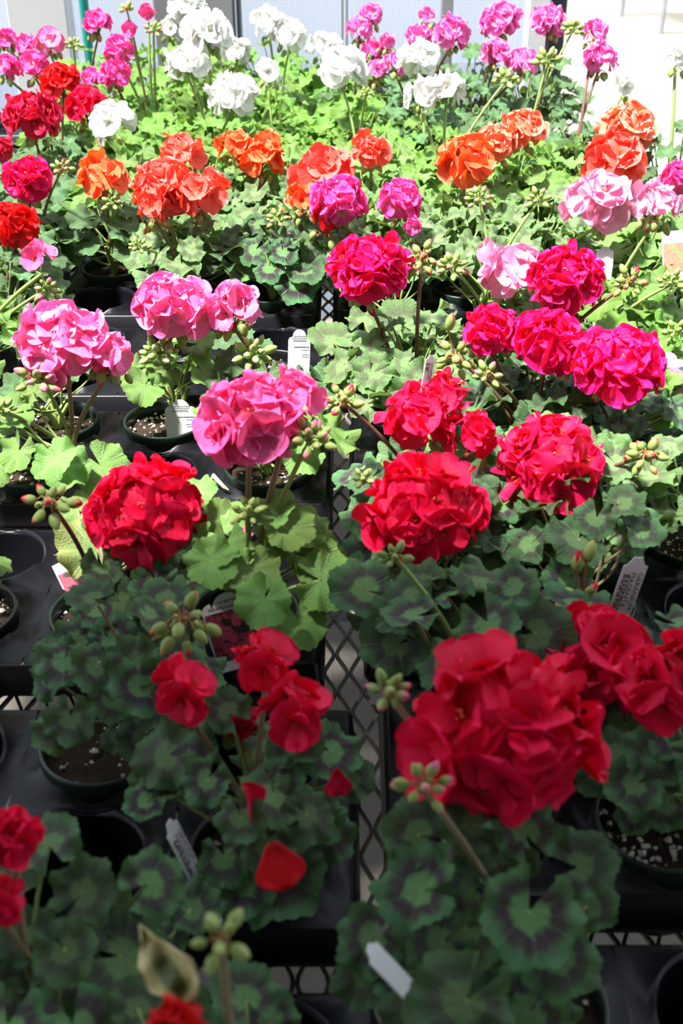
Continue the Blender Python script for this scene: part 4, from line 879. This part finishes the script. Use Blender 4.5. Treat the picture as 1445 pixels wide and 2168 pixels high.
# the curled dry leaf of the lowest plant
def dry_leaf():
    root = [o_ for o_ in bpy.data.objects if o_.get('label', '').startswith('lowest geranium')][0]; base = root.location; b = MB(); rows = []; uvs = []
    ce = [(297, 1958), (318, 1998), (345, 2040), (372, 2085), (392, 2120), (398, 2150)]; hw = [2, 22, 52, 50, 24, 4]
    for i in range(16):
        t = i / 15 * 5; k = min(int(t), 4); f = t - k; f = f * f * (3 - 2 * f)
        cx = ce[k][0] * (1 - f) + ce[k + 1][0] * f; cy = ce[k][1] * (1 - f) + ce[k + 1][1] * f; h = hw[k] * (1 - f) + hw[k + 1] * f; row = []; uvr = []
        for j in range(13):
            q = -1 + j / 6; e = h * (1 + .08 * math.sin(i * 1.7 + (j > 6) * 2))
            row.append(aty(cx + q * e, cy - q * e * .35, .365 + .05 * (2150 - cy) / 190 - .014 * q * q * h / 52 + .003 * math.sin(i * 1.3 + q * 3)) - Vector(base)); uvr.append((j / 12, min(1, max(abs(q), abs(i / 7.5 - 1)) * .86 + .05)))
        rows.append(row); uvs.append(uvr)
    b.grid(rows, False, uvs); o_ = obj('leaf', b.mesh('dry_leaf', LEAF['dry'], True, True), root); o_['label'] = 'curled dry yellow leaf'
    md = o_.modifiers.new('t', 'SOLIDIFY'); md.thickness = .0006
    c = aty(398, 2150, .365); st = MB(); st.tube(curve_pts(Vector(base) + Vector((0, 0, .12)) - Vector(base), c - Vector(base), n=6), .0015, 6); obj('leaf_stalk', st.mesh('leaf_stalk', m_stem_m), o_)
dry_leaf()
# ---------------------------------------------------------------- fallen petals and bits
def petal_obj(p, s, m, label, n=Vector((0, -.5, .8)), tip=Vector((.3, -1, 0))):
    b = MB(); rows = []; uvs = []
    for i in range(8):
        u = i / 7; hw = .55 * ((.16 + .84 * (u / .62)) if u < .62 else math.sqrt(max(.03, 1 - ((u - .62) / .40) ** 2)))
        rows.append([(u - .5, hw * (-1 + 2 * j / 6), .22 * (j / 3 - 1) ** 2 + .1 * math.sin(u * 3)) for j in range(7)]); uvs.append([(j / 6, u) for j in range(7)])
    b.grid(rows, False, uvs); o = obj('fallen_petal', b.mesh('fallen_petal', m, True, True)); o.matrix_basis = Matrix.Translation(p) @ frame(n, tip) @ Matrix.Scale(s, 4)
    md = o.modifiers.new('t', 'SOLIDIFY'); md.thickness = .02; return tag(o, label, 'petal', 'fallen petals')
petal_obj(atz(590, 1835, .195), .034, PETAL['scarlet'], 'large fallen red petal resting on dark leaves near the bottom')
petal_obj(atz(710, 1655, .20), .021, PETAL['crimson'], 'small fallen red petal on leaves beside the mesh gap', Vector((.3, -.8, .5)))
petal_obj(atz(520, 1690, .225), .028, PETAL['crimson'], 'narrow fallen red petal standing on edge between dark leaves', Vector((.9, -.3, .2)), Vector((0, 0, -1)))
petal_obj(atz(1020, 992, .155), .016, PETAL['palepink'], 'tiny pale pink petal on the leaves below the open cherry truss')
petal_obj(atz(520, 1130, .17), .016, PETAL['pink'], 'tiny pink petal caught in the green leaves under the pink truss')
b = MB(); b.tube([Vector((-.012, .006, .004)), Vector((-.006, .008, .012)), Vector((.0, .002, .008)), Vector((.008, -.006, .004)), Vector((.014, -.010, .002))], [.001, .004, .003, .0025, .0008], 6)
o = obj('dry_leaf_scrap', b.mesh('dry_leaf_scrap', simple('dry_scrap', (.55, .42, .24), .8))); o.location = atz(462, 1032, .088); tag(o, 'curled tan dry scrap lying on the black tray', 'debris')
print('plants', N_PLANTS[0], 'objects', len(bpy.data.objects))
